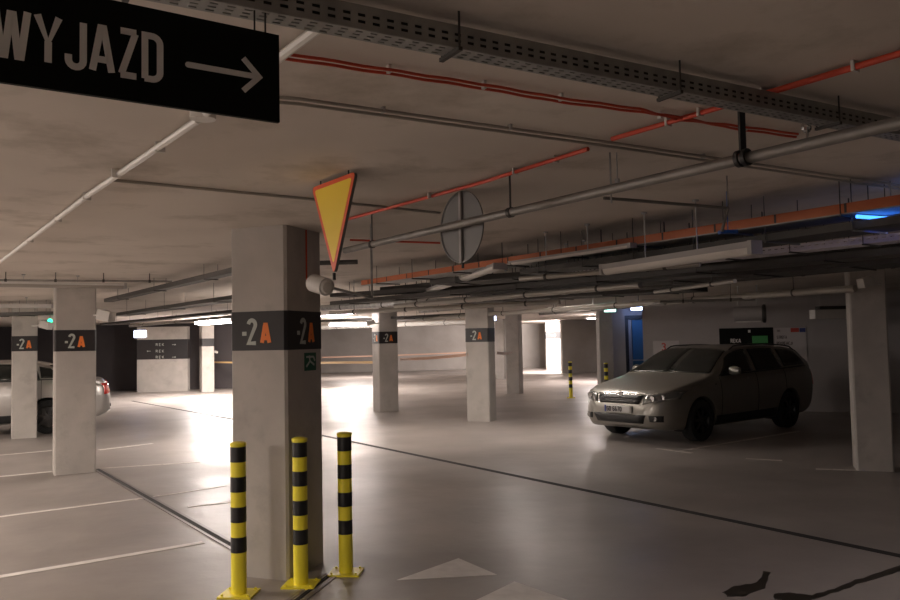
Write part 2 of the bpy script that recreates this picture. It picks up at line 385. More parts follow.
# ------------------------------------------------------------------ bollards
def bollard(loc, rz, label, h=.98, proto=None):
    if proto is not None:
        o = copy_tree(proto); o.location = loc; o.rotation_euler = (0, 0, rz); tag(o, label, 'bollard', 'striped bollards'); return o
    root = thing('bollard', Vector((0, 0, 0)), label, 'bollard', 'striped bollards')
    b = MB(); b.box((0, 0, .006), .22, .20, .012); b.build('base_plate', M['yellow'], root)
    for sx in (-1, 1):
        for sy in (-1, 1):
            b = MB(); b.tube((sx * .085, sy * .075, .012), (sx * .085, sy * .075, .024), .009, 6); b.build('bolt', M['yellow'], root)
    R = .0495
    b = MB(); b.tube((0, 0, .012), (0, 0, h - .01), R, 32); 
    b.build('post', M['yellow'], root, smooth=True)
    b = MB(); b.lathe([(0, h + .006), (R * .7, h + .004), (R + .003, h - .002), (R + .004, h - .02), (R, h - .022)], (0, 0, 0), n=32); b.build('cap', M['yellow'], root, smooth=True)
    for z0 in (.275, .468, .662, .855):
        b = MB(); b.lathe([(R, z0), (R + .0012, z0), (R + .0012, z0 + .098), (R, z0 + .098)], (0, 0, 0), n=32)
        b.build('black_stripe', M['black'], root, smooth=True)
    root.location = loc; root.rotation_euler = (0, 0, rz)
    return root
rzb = math.radians(-5)
b1 = bollard(fl(239, 594.5), rzb, 'left of the three yellow and black bollards around the nearest pillar')
bollard(fl(301, 585), rzb, 'middle of three yellow and black bollards, before the corner of the nearest pillar', proto=b1)
bollard(fl(346, 573), rzb, 'right of the three yellow and black bollards around the nearest pillar', proto=b1)
bollard(fl(571, 398), rzb, 'distant striped bollard standing alone on the bright floor left of the estate car', proto=b1)
q = at(605, 337, 20.0); bollard(Vector((q.x, 20.0, 0)), rzb, 'distant striped bollard against the pale pillar, above the estate car bonnet', proto=b1)
bollard(fl(499, 377.5), rzb, 'farthest striped bollard, seen between the two mid-distance pillars', proto=b1)

# ------------------------------------------------------------------ floor markings and drains
def strip(name, pts, w, m, label, cat, z=.003, group=None):
    b = MB(); P = [Vector((p.x, p.y, 0)) for p in pts]
    for p, q in zip(P, P[1:]):
        d = (q - p).normalized(); c = (p + q) / 2; b.box((c.x, c.y, z / 2), (q - p).length + .002, w, z, d)
    return tag(b.build(name, m), label, cat, group)
gl = 'painted bay lines'
def line(a, b_, label, w=.08, m='marking'): return strip('bay_line', [fl(*a), fl(*b_)], w, M[m], label, 'floor marking', group=gl)
line((-60, 587), (203, 542.5), 'nearest white parking bay line at lower left')
line((-40, 522), (160, 496), 'thin white parking bay line second from the bottom at left', .06)
line((-20, 478.5), (52, 471.5), 'pale strip painted along a shadow edge at the foot of the left drain pillar', .07)  # edge of a shadow, drawn as a pale strip
line((-20, 457), (52, 450.5), 'white bay line behind the left drain pillar, below the silver car', .07)
line((99, 450), (152, 443.5), 'short white bay line right of the left drain pillar', .09)
line((99, 468.5), (200, 462), 'faint white line from left pillar foot into the floor glare', .05, 'marking_worn')
line((188, 507), (232, 502), 'faint short white line left of the left bollard', .05, 'marking_worn')
line((135, 500), (225, 486), 'faint white line crossing the drain channel', .04, 'marking_worn')
line((680, 451), (800, 431), 'faint bay line running under the parked estate car', .06, 'marking_worn')
line((657, 448.5), (692, 453), 'short cross bar of the bay line before the estate car front wheel', .07, 'marking_worn')
line((746, 458.5), (782, 460.5), 'short faint line between estate car and right pillar', .06, 'marking_worn')
line((816, 469), (862, 470.5), 'faint line running to the foot of the right pillar', .06, 'marking_worn')
def tri(pts, label):
    P = [fl(*p) for p in pts]; b = MB(); b.poly([(q.x, q.y, 0) for q in P], Z, .003)
    tag(b.build('triangle_marking', M['marking']), label, 'floor marking', 'give way triangles on the floor')
tri(((396.5, 580.5), (497, 575), (458.5, 558.5)), 'white painted floor triangle pointing away, the left and farther one')
tri(((452, 612), (590, 608), (514.5, 582)), 'white painted floor triangle cut by the bottom edge of the photo')
strip('floor_joint', [fl(132, 401), fl(322, 435.5), fl(900, 556), fl(990, 577)], .085, M['channel'], 'long dark slot joint crossing the floor from far left to lower right', 'joint')
a0 = fl(97, 469); a1 = fl(262, 563); rt = thing('drain_channel', a0, 'dark drain channel running from left pillar to the nearest pillar', 'drain')
d = (a1 - a0).normalized(); L = (a1 - a0).length; n = Vector((-d.y, d.x, 0)); c = (a0 + a1) / 2
b = MB(); b.box((c.x, c.y, .002), L, .055, .004, d); b.build('slot', M['channel'], rt)
for s in (-1, 1):
    b = MB(); cc = c + n * s * .04; b.box((cc.x, cc.y, .003), L, .03, .006, d); b.build('rim', M['channel_rim'], rt)
a0 = fl(293, 603); a1 = fl(331, 574); d = (a1 - a0).normalized(); n = Vector((-d.y, d.x, 0)); c = (a0 + a1) / 2; L = (a1 - a0).length
rt = thing('expansion_joint', a0, 'short dark expansion joint between the middle and right bollards', 'joint')
b = MB(); b.box((c.x, c.y, .002), L, .03, .004, d); b.build('slot', M['channel'], rt)
for s in (-1, 1):
    b = MB(); cc = c + n * s * .05; b.box((cc.x, cc.y, .002), L, .03, .004, d); b.build('rim', M['channel_rim'], rt)
def blob(pts, label):
    P = []; 
    for i in range(len(pts)):
        a_ = fl(*pts[i]); b_ = fl(*pts[(i + 1) % len(pts)])
        for k in range(4):
            q = a_.lerp(b_, k / 4); P.append((q.x + random.uniform(-.006, .006), q.y + random.uniform(-.012, .012), 0))
    b = MB(); b.poly(P, Z, .0015); tag(b.build('oil_stain', M['oil']), label, 'stain')
blob(((722, 592), (735, 586), (757, 583), (763, 571), (770, 572), (765, 588), (745, 596), (728, 597)), 'dark oil stain with a tail on the floor at lower right')
blob(((774, 594), (790, 593), (812, 595), (835, 589), (856, 580), (880, 572), (905, 564), (905, 570), (880, 577), (850, 587), (825, 596), (800, 602), (775, 600)), 'long thin dark trickle stain in the lower right corner')

# ------------------------------------------------------------------ perforated strip
def perf(mb, org, u, v, L, hgt, rows, pitch=.04, sl=.024, sh=.010, th=.0015):
    nrm = u.cross(v).normalized(); us = [0.0]; solid = []
    x = 0
    while x + pitch <= L: us += [x + (pitch - sl), x + pitch]; x += pitch
    if L - us[-1] > 1e-4: us.append(L)
    vs = [0.0]
    for r in rows: vs += [r - sh / 2, r + sh / 2]
    vs.append(hgt); nu, nv = len(us), len(vs); V = [org + u * a + v * c for a in us for c in vs]; Fs = []
    n_slot = int((len(us) - 1) // 2)
    for i in range(nu - 1):
        for j in range(nv - 1):
            if i % 2 == 1 and j % 2 == 1 and i < 2 * n_slot: continue
            Fs.append((i * nv + j, (i + 1) * nv + j, (i + 1) * nv + j + 1, i * nv + j + 1))
    mb.add(V, Fs)
def hanger(root, p, z0, r=.005, name='hanger', m=None):
    b = MB(); b.tube((p.x, p.y, z0), (p.x, p.y, H), r, 8); b.tube((p.x, p.y, H - .012), (p.x, p.y, H), .02, 10)
    return b.build(name, m or M['steel'], root)
def tray(name, p0, p1, z, wid, hgt, label, m, nh=4, slots=True, pitch=.04, inset=None, side=1, group='cable trays under the ceiling', dark=False):
    p0 = Vector((p0.x, p0.y, z)); p1 = Vector((p1.x, p1.y, z)); u = (p1 - p0).normalized(); v = Vector((-u.y, u.x, 0)) 
    if v.y < 0: v = -v
    L = (p1 - p0).length; root = thing(name, p0, label, 'cable tray', group)
    if slots:
        b = MB(); perf(b, p0, u, Z, L, hgt, (hgt * .30, hgt * .58), pitch, pitch * .5, hgt * .13); o = b.build('side_web', m, root)
        md = o.modifiers.new('thickness', 'SOLIDIFY'); md.thickness = .0015
        b = MB(); perf(b, p0, u, v, L, wid, [wid * k for k in (.2, .5, .8)], pitch, pitch * .5, wid * .1); o = b.build('bottom', m, root)
        md = o.modifiers.new('thickness', 'SOLIDIFY'); md.thickness = .0015
    else:
        b = MB(); c = (p0 + p1) / 2; b.box(c + Z * hgt / 2, L, .003, hgt, u); b.build('side_web', m, root)
        b = MB(); b.box(c + v * wid / 2, L, wid, .003, u); b.build('bottom', m, root)
    b = MB(); b.box((p0 + p1) / 2 + v * wid + Z * hgt / 2, L, .003, hgt, u); b.build('far_side_web', m, root)
    for k in range(nh):
        q = p0 + u * (L * (k + .5) / nh); h = MB()
        for vv in (-.012, wid + .012): h.tube(q + v * vv, Vector((q.x + v.x * vv, q.y + v.y * vv, H)), .003, 8)
        h.box(q + v * wid / 2 - Z * .007, .012, wid + .034, .010, u); h.build('hanger', M['darksteel'], root)
    return root
# near big perforated tray
q0 = fl(300, 17, 2.36); q1 = fl(873, 129, 2.36); u = (q1 - q0).normalized()
nt = tray('cable_tray', q0 - u * .75, q1 + u * .95, 2.36, .065, .058, 'large grey perforated cable tray crossing the top of the photo', M['tray'], nh=5, pitch=.038, dark=True)
b = MB(); v = Vector((-u.y, u.x, 0)); c_ = (q0 + q1) / 2 + u * .1; b.box((c_.x + v.x * .03, c_.y + v.y * .03, 2.36 + .026), (q1 - q0).length + 1.6, .046, .042, u); b.build('tray_fill', M['black'], nt, label='added dark fill that darkens the slots of the tray')  # dark box added so the lit ceiling doesn't show through the slots

# ------------------------------------------------------------------ cables and conduits on the ceiling
def cable(name, pts, z, r, m, label, cat='cable', clips=None, clipmat='white', group=None, wob=0):
    P = [fl(a, b_, z) for a, b_ in pts]; Q = []
    for i in range(len(P) - 1):
        for k in range(8):
            t = P[i].lerp(P[i + 1], k / 8); t.y += wob * math.sin((i * 8 + k) * 1.3) ; Q.append(t)
    Q.append(P[-1]); b = MB(); b.path(Q, r); o = b.build(name, m, smooth=True); tag(o, label, cat, group)
    for (cx, cy) in (clips or []):
        q = fl(cx, cy, z); b = MB(); d = (P[-1] - P[0]).normalized(); b.box((q.x, q.y, (z - r * 1.25 + H - .001) / 2), .010, r * 2.6 + .004, H - .001 - z + r * 1.25, d)
        b.build('clip', M[clipmat], o)
    return o
gc = 'red fire cables on the ceiling'
cable('red_cable', [(276, 52), (390, 70), (480, 84), (560, 98), (640, 109), (680, 120), (730, 125), (798, 134)], H - .02, .005, M['red'],
      'upper strand of the twin red cable clipped across the ceiling below the big tray', clips=((389, 71), (484, 87), (561, 99), (660, 117), (745, 129)), group=gc, wob=.004)
cable('red_cable', [(276, 57), (390, 74), (480, 88), (560, 102), (640, 112), (680, 117), (730, 128), (796, 137)], H - .02, .005, M['red'],
      'lower strand of the twin red cable clipped across the ceiling below the big tray', group=gc, wob=.004)
cable('red_conduit', [(345, 220), (480, 183), (588, 149)], H - .02, .010, M['red'], 'red conduit slanting over the ceiling behind the blank round sign', clips=((430, 196), (515, 172), (556, 160)), group=gc)
cable('red_conduit', [(612, 139), (728, 105)], H - .02, .010, M['red'], 'short red conduit below the big tray, crossing the twin red cables', clips=((668, 123), (700, 113)), group=gc)
cable('red_conduit', [(764, 94), (905, 52)], H - .02, .011, M['red'], 'red conduit above the big tray at the upper right', clips=((763, 94), (855, 67)), group=gc)
cable('red_conduit', [(350, 240), (440, 243)], H - .03, .008, M['red'], 'short red conduit between the triangle sign and the round sign', group=gc)
gg = 'grey cables on the ceiling'
cable('grey_cable', [(276, 97), (300, 99), (600, 141), (905, 186)], H - .015, .006, M['greycable'], 'upper strand of the grey cable pair under the red cables', clips=((383, 111), (510, 128), (703, 157)), clipmat='greyplastic', group=gg)
cable('grey_cable', [(276, 102), (300, 104), (600, 145), (905, 190)], H - .015, .006, M['greycable'], 'lower strand of the grey cable pair under the red cables', group=gg)
cable('grey_cable', [(112, 180), (300, 198), (440, 213)], H - .012, .008, M['greycable'], 'thin grey cable from the white conduit towards the triangle sign', group=gg)
gw = 'white conduits on the ceiling'
cable('white_conduit', [(-30, 283), (0, 262), (90, 194), (198, 120)], H - .025, .014, M['whiteconduit'], 'long white conduit rising from the left edge to the hanging black sign', 'conduit',
      clips=((30, 240), (58, 219), (87, 197), (116, 174), (160, 148)), clipmat='whiteconduit', group=gw)
cable('white_conduit', [(206, 113), (345, 8)], H - .025, .014, M['whiteconduit'], 'white conduit continuing behind the black sign up to the big tray', 'conduit', clips=((330, 20),), group=gw)
q = fl(203, 116, H - .02); b = MB(); b.tube(q - Z * .012, (q.x, q.y, H), .045, 20); tag(b.build('junction_box', M['whiteconduit'], smooth=True), 'round white junction box on the ceiling under the black sign', 'junction box')

# ------------------------------------------------------------------ pipes
def pipe(name, a, b_, z, r, m, label, cat='pipe', nh=3, group='pipes under the ceiling', collars=0, hm=None, hx=None):
    P0 = fl(a[0], a[1], z); P1 = fl(b_[0], b_[1], z); u = (P1 - P0).normalized()
    b = MB(); b.tube(P0, P1, r, 20); o = b.build(name, m, smooth=True); tag(o, label, cat, group)
    for k in range(nh):
        q = P0.lerp(P1, (k + .5) / nh if hx is None else hx[k]); h = MB(); h.tube(q + Z * r * .9, (q.x, q.y, H), .005, 8)
        h.tube(q - u * .012, q + u * .012, r + .005, 20); h.build('hanger', hm or M['darksteel'], o, smooth=True)
    for k in range(collars):
        q = P0.lerp(P1, (k + .3) / collars); h = MB(); h.tube(q - u * .05, q + u * .05, r * 1.12, 20); h.build('collar', m, o, smooth=True)
    return o
P0 = fl(345, 250.5, 2.25); P1 = fl(900, 123, 2.25)
def tfor(px):
    lo, hi = 0, 1
    for _ in range(40):
        m_ = (lo + hi) / 2
        if proj(P0.lerp(P1, m_))[0] < px: lo = m_
        else: hi = m_
    return (lo + hi) / 2
big = pipe('sprinkler_pipe', (345, 250.5), (960, 109), 2.25, .021, M['pipe'], 'thick grey pipe slanting up to the right edge in front of the round sign', nh=2, collars=0, hx=(.10, .47))
q = fl(743, 158, 2.25); b = MB()
for k in (-.014, .014):
    b.lathe([(.021, -.008), (.031, -.008), (.031, .008), (.021, .008)], q + (P1 - P0).normalized() * k, axis=(P1 - P0).normalized())
b.box(q + Z * .11, .02, .02, .18); b.build('pipe_clamp', M['black'], big, label='black double clamp')
q = fl(807, 127, 2.36); b = MB(); b.lathe([(.012, 0), (.02, .006), (.012, .012)], q, axis=Vector((0, 1, 0))); b.tube(q + Z * .01, (q.x, q.y, H), .004)
b.tube(q, q - Z * .055, .006); b.build('sprinkler_head', M['chrome'], big, label='small shiny metal sprinkler head')
# small branch pipe with sprinkler drop
br = pipe('branch_pipe', (604, 198), (728, 208), 2.28, .008, M['pipe'], 'thin branch pipe hanging under the thick grey pipe, right of the round sign', nh=0)
q = fl(728, 208, 2.28); b = MB(); b.tube(q, q + Vector((-.03, .02, -.12)), .008); b.tube(q, (q.x, q.y, H), .004); b.build('sprinkler_head', M['pipe'], br)
q = fl(611, 190, 2.28); b = MB(); b.tube((q.x, q.y, 2.22), (q.x, q.y, H), .004); b.tube((q.x + .03, q.y, 2.28), (q.x + .03, q.y, 2.33), .011); b.tube((q.x + .03, q.y, 2.33), (q.x + .03, q.y, H), .003)
b.build('sprinkler_head', M['steel'], br)

# orange cable tray
q0 = fl(362, 285.5, 2.26); q1 = fl(905, 205, 2.26); u = (q1 - q0).normalized()
o = tray('orange_cable_tray', q0, q1 + u * .8, 2.26, .26, .03, 'long cable tray filled with orange cables from centre to the right edge', M['tray'], nh=9, slots=False)
b = MB(); v = Vector((-u.y, u.x, 0)); v = v if v.y > 0 else -v
L = (q1 - q0).length + .8; c = (q0 + u * (L / 2)); b.box(c + Z * .03 - v * .006, L, .008, .052, u); b.build('tray_fill', M['orangetray'], o, label='orange cable bundle along the near side')
for k in range(16):
    b = MB(); q = q0 + u * (L * (k + .4) / 16); b.box(q + Z * .03 - v * .011, .012, .004, .05, u); b.build('strap', M['darksteel'], o)
tt = (('perforated_tray', (560, 276), (905, 239), 2.2, .2, .045, 'bright lit perforated tray below the orange tray at the right edge', M['lit_tray'], True, 6),
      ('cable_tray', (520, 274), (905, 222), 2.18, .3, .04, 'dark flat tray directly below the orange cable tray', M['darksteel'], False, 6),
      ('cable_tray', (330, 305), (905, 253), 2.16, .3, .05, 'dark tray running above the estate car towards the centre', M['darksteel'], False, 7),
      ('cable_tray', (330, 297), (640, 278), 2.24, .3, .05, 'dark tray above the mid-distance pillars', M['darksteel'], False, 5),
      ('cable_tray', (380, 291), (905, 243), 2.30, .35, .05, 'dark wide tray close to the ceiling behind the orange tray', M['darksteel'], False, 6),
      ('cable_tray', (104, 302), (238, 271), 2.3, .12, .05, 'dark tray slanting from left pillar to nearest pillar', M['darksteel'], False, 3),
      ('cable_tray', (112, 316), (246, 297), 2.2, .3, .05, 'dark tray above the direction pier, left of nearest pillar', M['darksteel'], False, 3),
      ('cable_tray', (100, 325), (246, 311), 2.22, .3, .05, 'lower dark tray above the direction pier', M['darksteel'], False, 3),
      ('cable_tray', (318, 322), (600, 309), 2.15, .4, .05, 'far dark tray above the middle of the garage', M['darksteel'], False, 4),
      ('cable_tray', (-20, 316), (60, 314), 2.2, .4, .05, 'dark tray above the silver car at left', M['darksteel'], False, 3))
tt += (('cable_tray', (470, 296), (905, 262), 2.13, .5, .06, 'low wide dark tray above the estate car roof', M['darksteel'], False, 6),
       ('cable_tray', (430, 284), (760, 262), 2.21, .5, .06, 'wide dark tray behind the long thick grey tube lamp', M['darksteel'], False, 5),
       ('cable_tray', (440, 304), (690, 290), 2.18, .6, .06, 'wide dark tray above the lit tube lamps', M['darksteel'], False, 5),
       )
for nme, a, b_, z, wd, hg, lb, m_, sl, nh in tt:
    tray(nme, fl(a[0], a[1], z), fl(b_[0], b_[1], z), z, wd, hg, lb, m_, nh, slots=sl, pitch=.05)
pp = (('sprinkler_pipe', (380, 322), (855, 288.5), 2.12, .042, 'bright', 'long pipe running level across the garage above the estate car', 8, 6),  # paler material makes this pipe read as lit
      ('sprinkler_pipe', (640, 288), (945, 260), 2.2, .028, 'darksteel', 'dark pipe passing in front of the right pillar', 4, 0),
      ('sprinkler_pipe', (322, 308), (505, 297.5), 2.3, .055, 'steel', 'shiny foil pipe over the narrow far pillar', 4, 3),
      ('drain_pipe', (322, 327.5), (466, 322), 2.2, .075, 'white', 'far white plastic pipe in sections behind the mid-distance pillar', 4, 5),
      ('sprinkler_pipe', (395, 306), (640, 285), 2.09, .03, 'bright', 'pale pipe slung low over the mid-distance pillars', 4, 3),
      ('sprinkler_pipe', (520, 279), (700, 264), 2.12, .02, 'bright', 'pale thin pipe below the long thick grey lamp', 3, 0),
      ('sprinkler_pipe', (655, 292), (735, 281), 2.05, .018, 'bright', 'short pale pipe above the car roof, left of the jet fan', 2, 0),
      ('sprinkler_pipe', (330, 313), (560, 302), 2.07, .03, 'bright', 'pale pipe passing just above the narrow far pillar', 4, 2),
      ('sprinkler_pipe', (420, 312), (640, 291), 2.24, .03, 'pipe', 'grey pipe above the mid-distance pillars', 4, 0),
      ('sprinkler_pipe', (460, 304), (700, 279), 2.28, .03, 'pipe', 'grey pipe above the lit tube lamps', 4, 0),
      ('sprinkler_pipe', (-20, 280), (172, 281.5), 2.36, .012, 'pipe', 'thin dark pipe above the left pillars', 4, 0),
      ('sprinkler_pipe', (130, 326), (240, 316), 2.25, .04, 'pipe', 'grey pipe over the direction pier', 3, 0),
      ('sprinkler_pipe', (540, 314), (665, 303), 2.1, .03, 'pipe', 'grey pipe above the blue door', 3, 0),
      ('sprinkler_pipe', (660, 302), (755, 299), 2.08, .02, 'pipe', 'thin pipe above the small white wall notice', 2, 0),
      ('sprinkler_pipe', (680, 281), (830, 267), 2.26, .012, 'steel', 'thin bright conduit above the jet fan', 3, 0),
      ('cable_conduit', (600, 262), (900, 226), 2.24, .014, 'steel', 'thin steel conduit between the orange tray and the lit perforated tray', 4, 0))
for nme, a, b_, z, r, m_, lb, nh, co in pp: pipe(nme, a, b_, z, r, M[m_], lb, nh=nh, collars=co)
b = MB(); q = fl(352, 262, 2.36); b.tube(q + Vector((-.45, .05, 0)), q + Vector((.05, 0, 0)), .022, 14); b.tube(q + Vector((-.2, .02, .02)), q + Vector((-.2, .02, .09)), .006)
tag(b.build('conduit_stub', M['darksteel'], smooth=True), 'short dark round ended conduit beside the triangle sign tip', 'conduit')

# ------------------------------------------------------------------ lamps
def lamp(a, b_, z, label, lit=None, w=.09, h=.06, nh=2, power=0, col=(1, .89, .80), group='tube lamps under the ceiling', lw=None):
    P0 = fl(a[0], a[1], z); P1 = fl(b_[0], b_[1], z); return lamp3(P0, P1, z, label, lit, w, h, nh, power, col, group)
def lamp3(P0, P1, z, label, lit=None, w=.09, h=.06, nh=2, power=0, col=(1, .89, .80), group='tube lamps under the ceiling'):
    u = (P1 - P0).normalized(); L = (P1 - P0).length; c = (P0 + P1) / 2
    root = thing('tube_lamp', c, label, 'lamp', group)
    b = MB(); b.box(c + Z * h * .75, L, w, h * .5, u); b.build('housing', M['white'] if lit else M['greyplastic'], root)
    b = MB(); v = Vector((-u.y, u.x, 0)); vs = []; n = 8; fs = []
    for e in (-L / 2 + .02, L / 2 - .02):
        for k in range(n + 1):
            t = math.pi * k / n; vs.append(c + u * e + v * (math.cos(t) * w * .45) + Z * (h * .5 - math.sin(t) * h * .6))
    fs = [(k, k + 1, n + 2 + k, n + 1 + k) for k in range(n)] + [tuple(range(n, -1, -1)), tuple(range(n + 1, 2 * n + 2)), (0, n + 1, 2 * n + 1, n)]
    b.add(vs, fs); b.build('diffuser', M['white'] if lit == 'pale' else M['greycable'] if lit == 'grey' else M[lit] if lit else M['tubeoff'], root, smooth=True)
    for s in (-1, 1):
        b = MB(); b.box(c + u * s * L / 2 + Z * h * .5, .03, w * 1.05, h * 1.1, u); b.build('end_cap', M['greyplastic'], root)
    for k in range(nh):
        q = c + u * ((k + .5) / nh - .5) * L * .7; hanger(root, q, c.z + h, .004)
    if power:
        for s in (-.3, .3):
            ld = bpy.data.lights.new('tube_light', 'POINT'); ld.shadow_soft_size = .06; ld.energy = power * .11; ld.color = col
            lo = bpy.data.objects.new('tube_light', ld); C.objects.link(lo); lo.location = c + u * L * s - Z * (h * .1 + .09)
        ld = bpy.data.lights.new('tube_light', 'AREA'); ld.shape = 'RECTANGLE'; ld.size = L; ld.size_y = w; ld.energy = power * .6; ld.color = col
        lo = bpy.data.objects.new('tube_light', ld); C.objects.link(lo); lo.rotation_euler = (0, 0, math.atan2(u.y, u.x)); lo.location = c - Z * (h * .2 + .01)
    return root
lamp((-30, 286), (125, 288.5), 2.31, 'long grey unlit tube lamp above the left drain pillar', 'grey')
lamp((-30, 307.5), (52, 308), 2.28, 'pale tube lamp over the far left pillar', 'pale')
lamp((605, 274.5), (755, 253.5), 2.07, 'long thick grey unlit tube lamp under the dark trays above the estate car', None, .08, .07)
lamp((412, 299), (500, 269), 2.22, 'pale unlit tube lamp slanting below the orange tray', None, .12, .05)
lamp((512, 265), (632, 247.5), 2.23, 'thin pale unlit tube lamp just under the orange tray', None, .06, .03)
lamp((551, 274), (602, 267), 2.2, 'short pale unlit tube lamp in the clutter above the centre', None, .12, .05)
lamp((480, 290), (520, 285), 2.25, 'short grey unlit tube lamp above the round sign post', None, .12, .05)
lamp((501.5, 299.5), (535, 297), 2.3, 'lit white tube lamp over the mid-distance pillars', 'tube', .1, .07, power=35)
lamp((560, 300), (595, 297), 2.3, 'dimly lit tube lamp left of the pale pillar exit box', 'tubedim', .1, .07, power=24)
lamp((322, 317), (373, 312), 2.3, 'lit tube lamp above the narrow far pillar', 'tube', .1, .06, power=35)
lamp((200, 324), (236, 321), 2.3, 'glaring lit lamp above the slim far pillar, left of the nearest pillar', 'tubehot', .34, .40, power=440)  # body made taller so the glow around the lamp is in its shape
lamp3(Vector((-4.1, 27, 2.2)), Vector((-2.9, 27.4, 2.2)), 2.2, 'glaring lit lamp beyond the nearest pillar, half hidden by pipes', 'tubehot', .2, .14, power=380)
# lamps outside the view, some added to brighten ceiling and floor, and far lamps
def offlamp(x, y, label, power, dv=B, lit='tube', col=(1, .88, .79)):
    c = Vector((x, y, 2.10)); lamp3(c - dv * .6, c + dv * .6, 2.1, label, lit, .1, .07, power=power, col=col)
offlamp(-4.0, 1.0, 'lit tube lamp left of the camera', 170)
offlamp(-7.0, 5.5, 'added fill lamp left of the nearest pillar, outside the view', 560)
offlamp(-10.5, 10.5, 'added fill lamp left of the left pillars, outside the view', 420)
offlamp(-4.5, -3.5, 'added fill lamp behind the camera', 95)
lamp3(Vector((-2.72, 12.6, 2.26)), Vector((-2.98, 13.8, 2.26)), 2.26, 'lit tube lamp hidden behind the nearest pillar', 'tube', .1, .07, power=200)
lamp3(Vector((3.35, 4.3, 2.25)), Vector((4.2, 4.9, 2.25)), 2.25, 'short lit tube lamp at the right, outside the view', 'tubedim', .08, .05, nh=2, power=14)
offlamp(-14.5, 17, 'lit tube lamp past the silver car', 120)
lamp3(Vector((4.9, 29, 2.3)), Vector((6.1, 29, 2.3)), 2.3, 'far lit lamp hidden behind the pale pillar', 'tubedim', .1, .06, power=380, col=(1, .88, .84))
lamp3(Vector((-5.0, 36, 2.33)), Vector((-3.6, 36.6, 2.33)), 2.33, 'far lit lamp over the open floor at the back', 'tubedim', .1, .06, power=300, col=(1, .88, .82))
wl = lamp3(Vector((4.6, 37, 2.33)), Vector((6.0, 37, 2.33)), 2.33, 'added far lamp that brightens the white pillar', 'tubedim', .1, .06)
ld = bpy.data.lights.new('pillar_fill', 'AREA'); ld.shape = 'RECTANGLE'; ld.size = 1.3; ld.size_y = .15; ld.energy = 900; ld.color = (1, .9, .86)  # added light aimed at the far pillar to brighten it
lo = bpy.data.objects.new('pillar_fill', ld); C.objects.link(lo); lo.location = (5.3, 37.1, 2.25); lo.rotation_euler = (math.radians(68), 0, 0)

# ------------------------------------------------------------------ hanging WYJAZD sign
q1 = at(278, 36, 1.77); zt = q1.z; q1b = at(278, 123, 1.77); zb = q1b.z
R_ = Vector((q1.x, 1.77, 0)); us = dirv(55.5); Ls = 1.25; ns = Vector((us.y, -us.x, 0))
rt = thing('exit_sign', (R_.x - us.x * Ls / 2, R_.y - us.y * Ls / 2, zb), 'black hanging sign reading WYJAZD with an arrow to the right', 'sign')
b = MB(); c = R_ - us * Ls / 2; b.box((c.x, c.y, (zt + zb) / 2), Ls, .012, zt - zb, us); b.build('panel', M['signblack'], rt)
def onsign(px, py):
    r = ray(px, py); p0 = R_ + ns * .0065; t = (p0 - Vector((0, 0, EYE))).dot(ns) / r.dot(ns); return Vector((0, 0, EYE)) + r * t
hS = zt - zb
lt = onsign(163, 80); z0 = onsign(155, 83).z; z1 = onsign(155, 34).z; hh = z1 - z0
print('sign', zt, zb, hh)
words = 0
for ch in 'WYJAZD': words += (G[ch][0] + .19)
words -= .19
lx = onsign(-5, 40); wid_target = (onsign(160, 60) - lx).dot(us); sxx = wid_target / (words * hh)
g = MB(); text(g, 'WYJAZD', hh, Vector((lx.x, lx.y, z0)), us, Z, ns, .002, .125, .19, sxx); g.build('lettering', M['letter'], rt)
g = MB(); pa = onsign(188, 65); pb = onsign(259, 77)
wA = (pb - pa).dot(us); zc = (onsign(188, 65).z + onsign(259, 77).z) / 2; oA = Vector((pa.x, pa.y, zc)); st = .012
stroke(g, [(0, 0), (wA, 0)], st, oA, us, Z, ns, .002)
stroke(g, [(wA - .036, .036), (wA, 0), (wA - .036, -.036)], st, oA, us, Z, ns, .002)
g.tube(oA, oA + ns * .002, st / 2, 14); g.build('arrow', M['letter'], rt)
for k in (.03, .055, Ls - .05):
    b = MB(); q = R_ - us * k; b.tube((q.x, q.y, zt - .005), (q.x, q.y, H), .0022, 6); b.build('hanging_wire', M['black'], rt)

# ------------------------------------------------------------------ triangle (give way) sign
tc = at(334, 262, 3.95); ut = -A; nt_ = -B; ztop = at(334, 180, 3.95).z; zbot = at(334, 275, 3.95).z; hw = .235
rt = thing('give_way_sign', (tc.x, tc.y, zbot), 'yellow downward pointing triangle sign with red border hanging from the ceiling', 'sign')
def tri3(hw, zt_, zb_, cut):
    pts2 = [(-hw, zt_), (0, zb_), (hw, zt_)]; out = []
    for i in range(3):
        p_ = Vector(pts2[i]); a_ = Vector(pts2[i - 1]); b2 = Vector(pts2[(i + 1) % 3])
        e0 = p_ + (a_ - p_).normalized() * cut; e1 = p_ + (b2 - p_).normalized() * cut
        for k in range(5):
            t = k / 4; out.append((1 - t) ** 2 * e0 + 2 * t * (1 - t) * p_ + t * t * e1)
    return [Vector((tc.x, tc.y, 0)) + ut * q.x + Z * q.y for q in out]
b = MB(); b.poly(tri3(hw, ztop, zbot, .035), -nt_, .014); b.build('backing', M['signback'], rt)
b = MB(); b.poly([q + nt_ * .0005 for q in tri3(hw, ztop, zbot, .035)], nt_, .002); b.build('red_border', M['signred'], rt)
b = MB(); b.poly([q + nt_ * .0025 for q in tri3(hw - .036, ztop - .022, zbot + .055, .02)], nt_, .001); b.build('yellow_face', M['signyellow'], rt)
for s in (-.15, .15):
    b = MB(); q = Vector((tc.x, tc.y, 0)) + ut * s - nt_ * .007; b.tube((q.x, q.y, ztop - .01), (q.x, q.y, H), .004, 8); b.build('hanging_rod', M['darksteel'], rt)
b = MB(); b.tube((tc.x, tc.y, zbot - .025), (tc.x, tc.y, zbot + .01), .008, 10); b.build('bottom_knob', M['black'], rt)
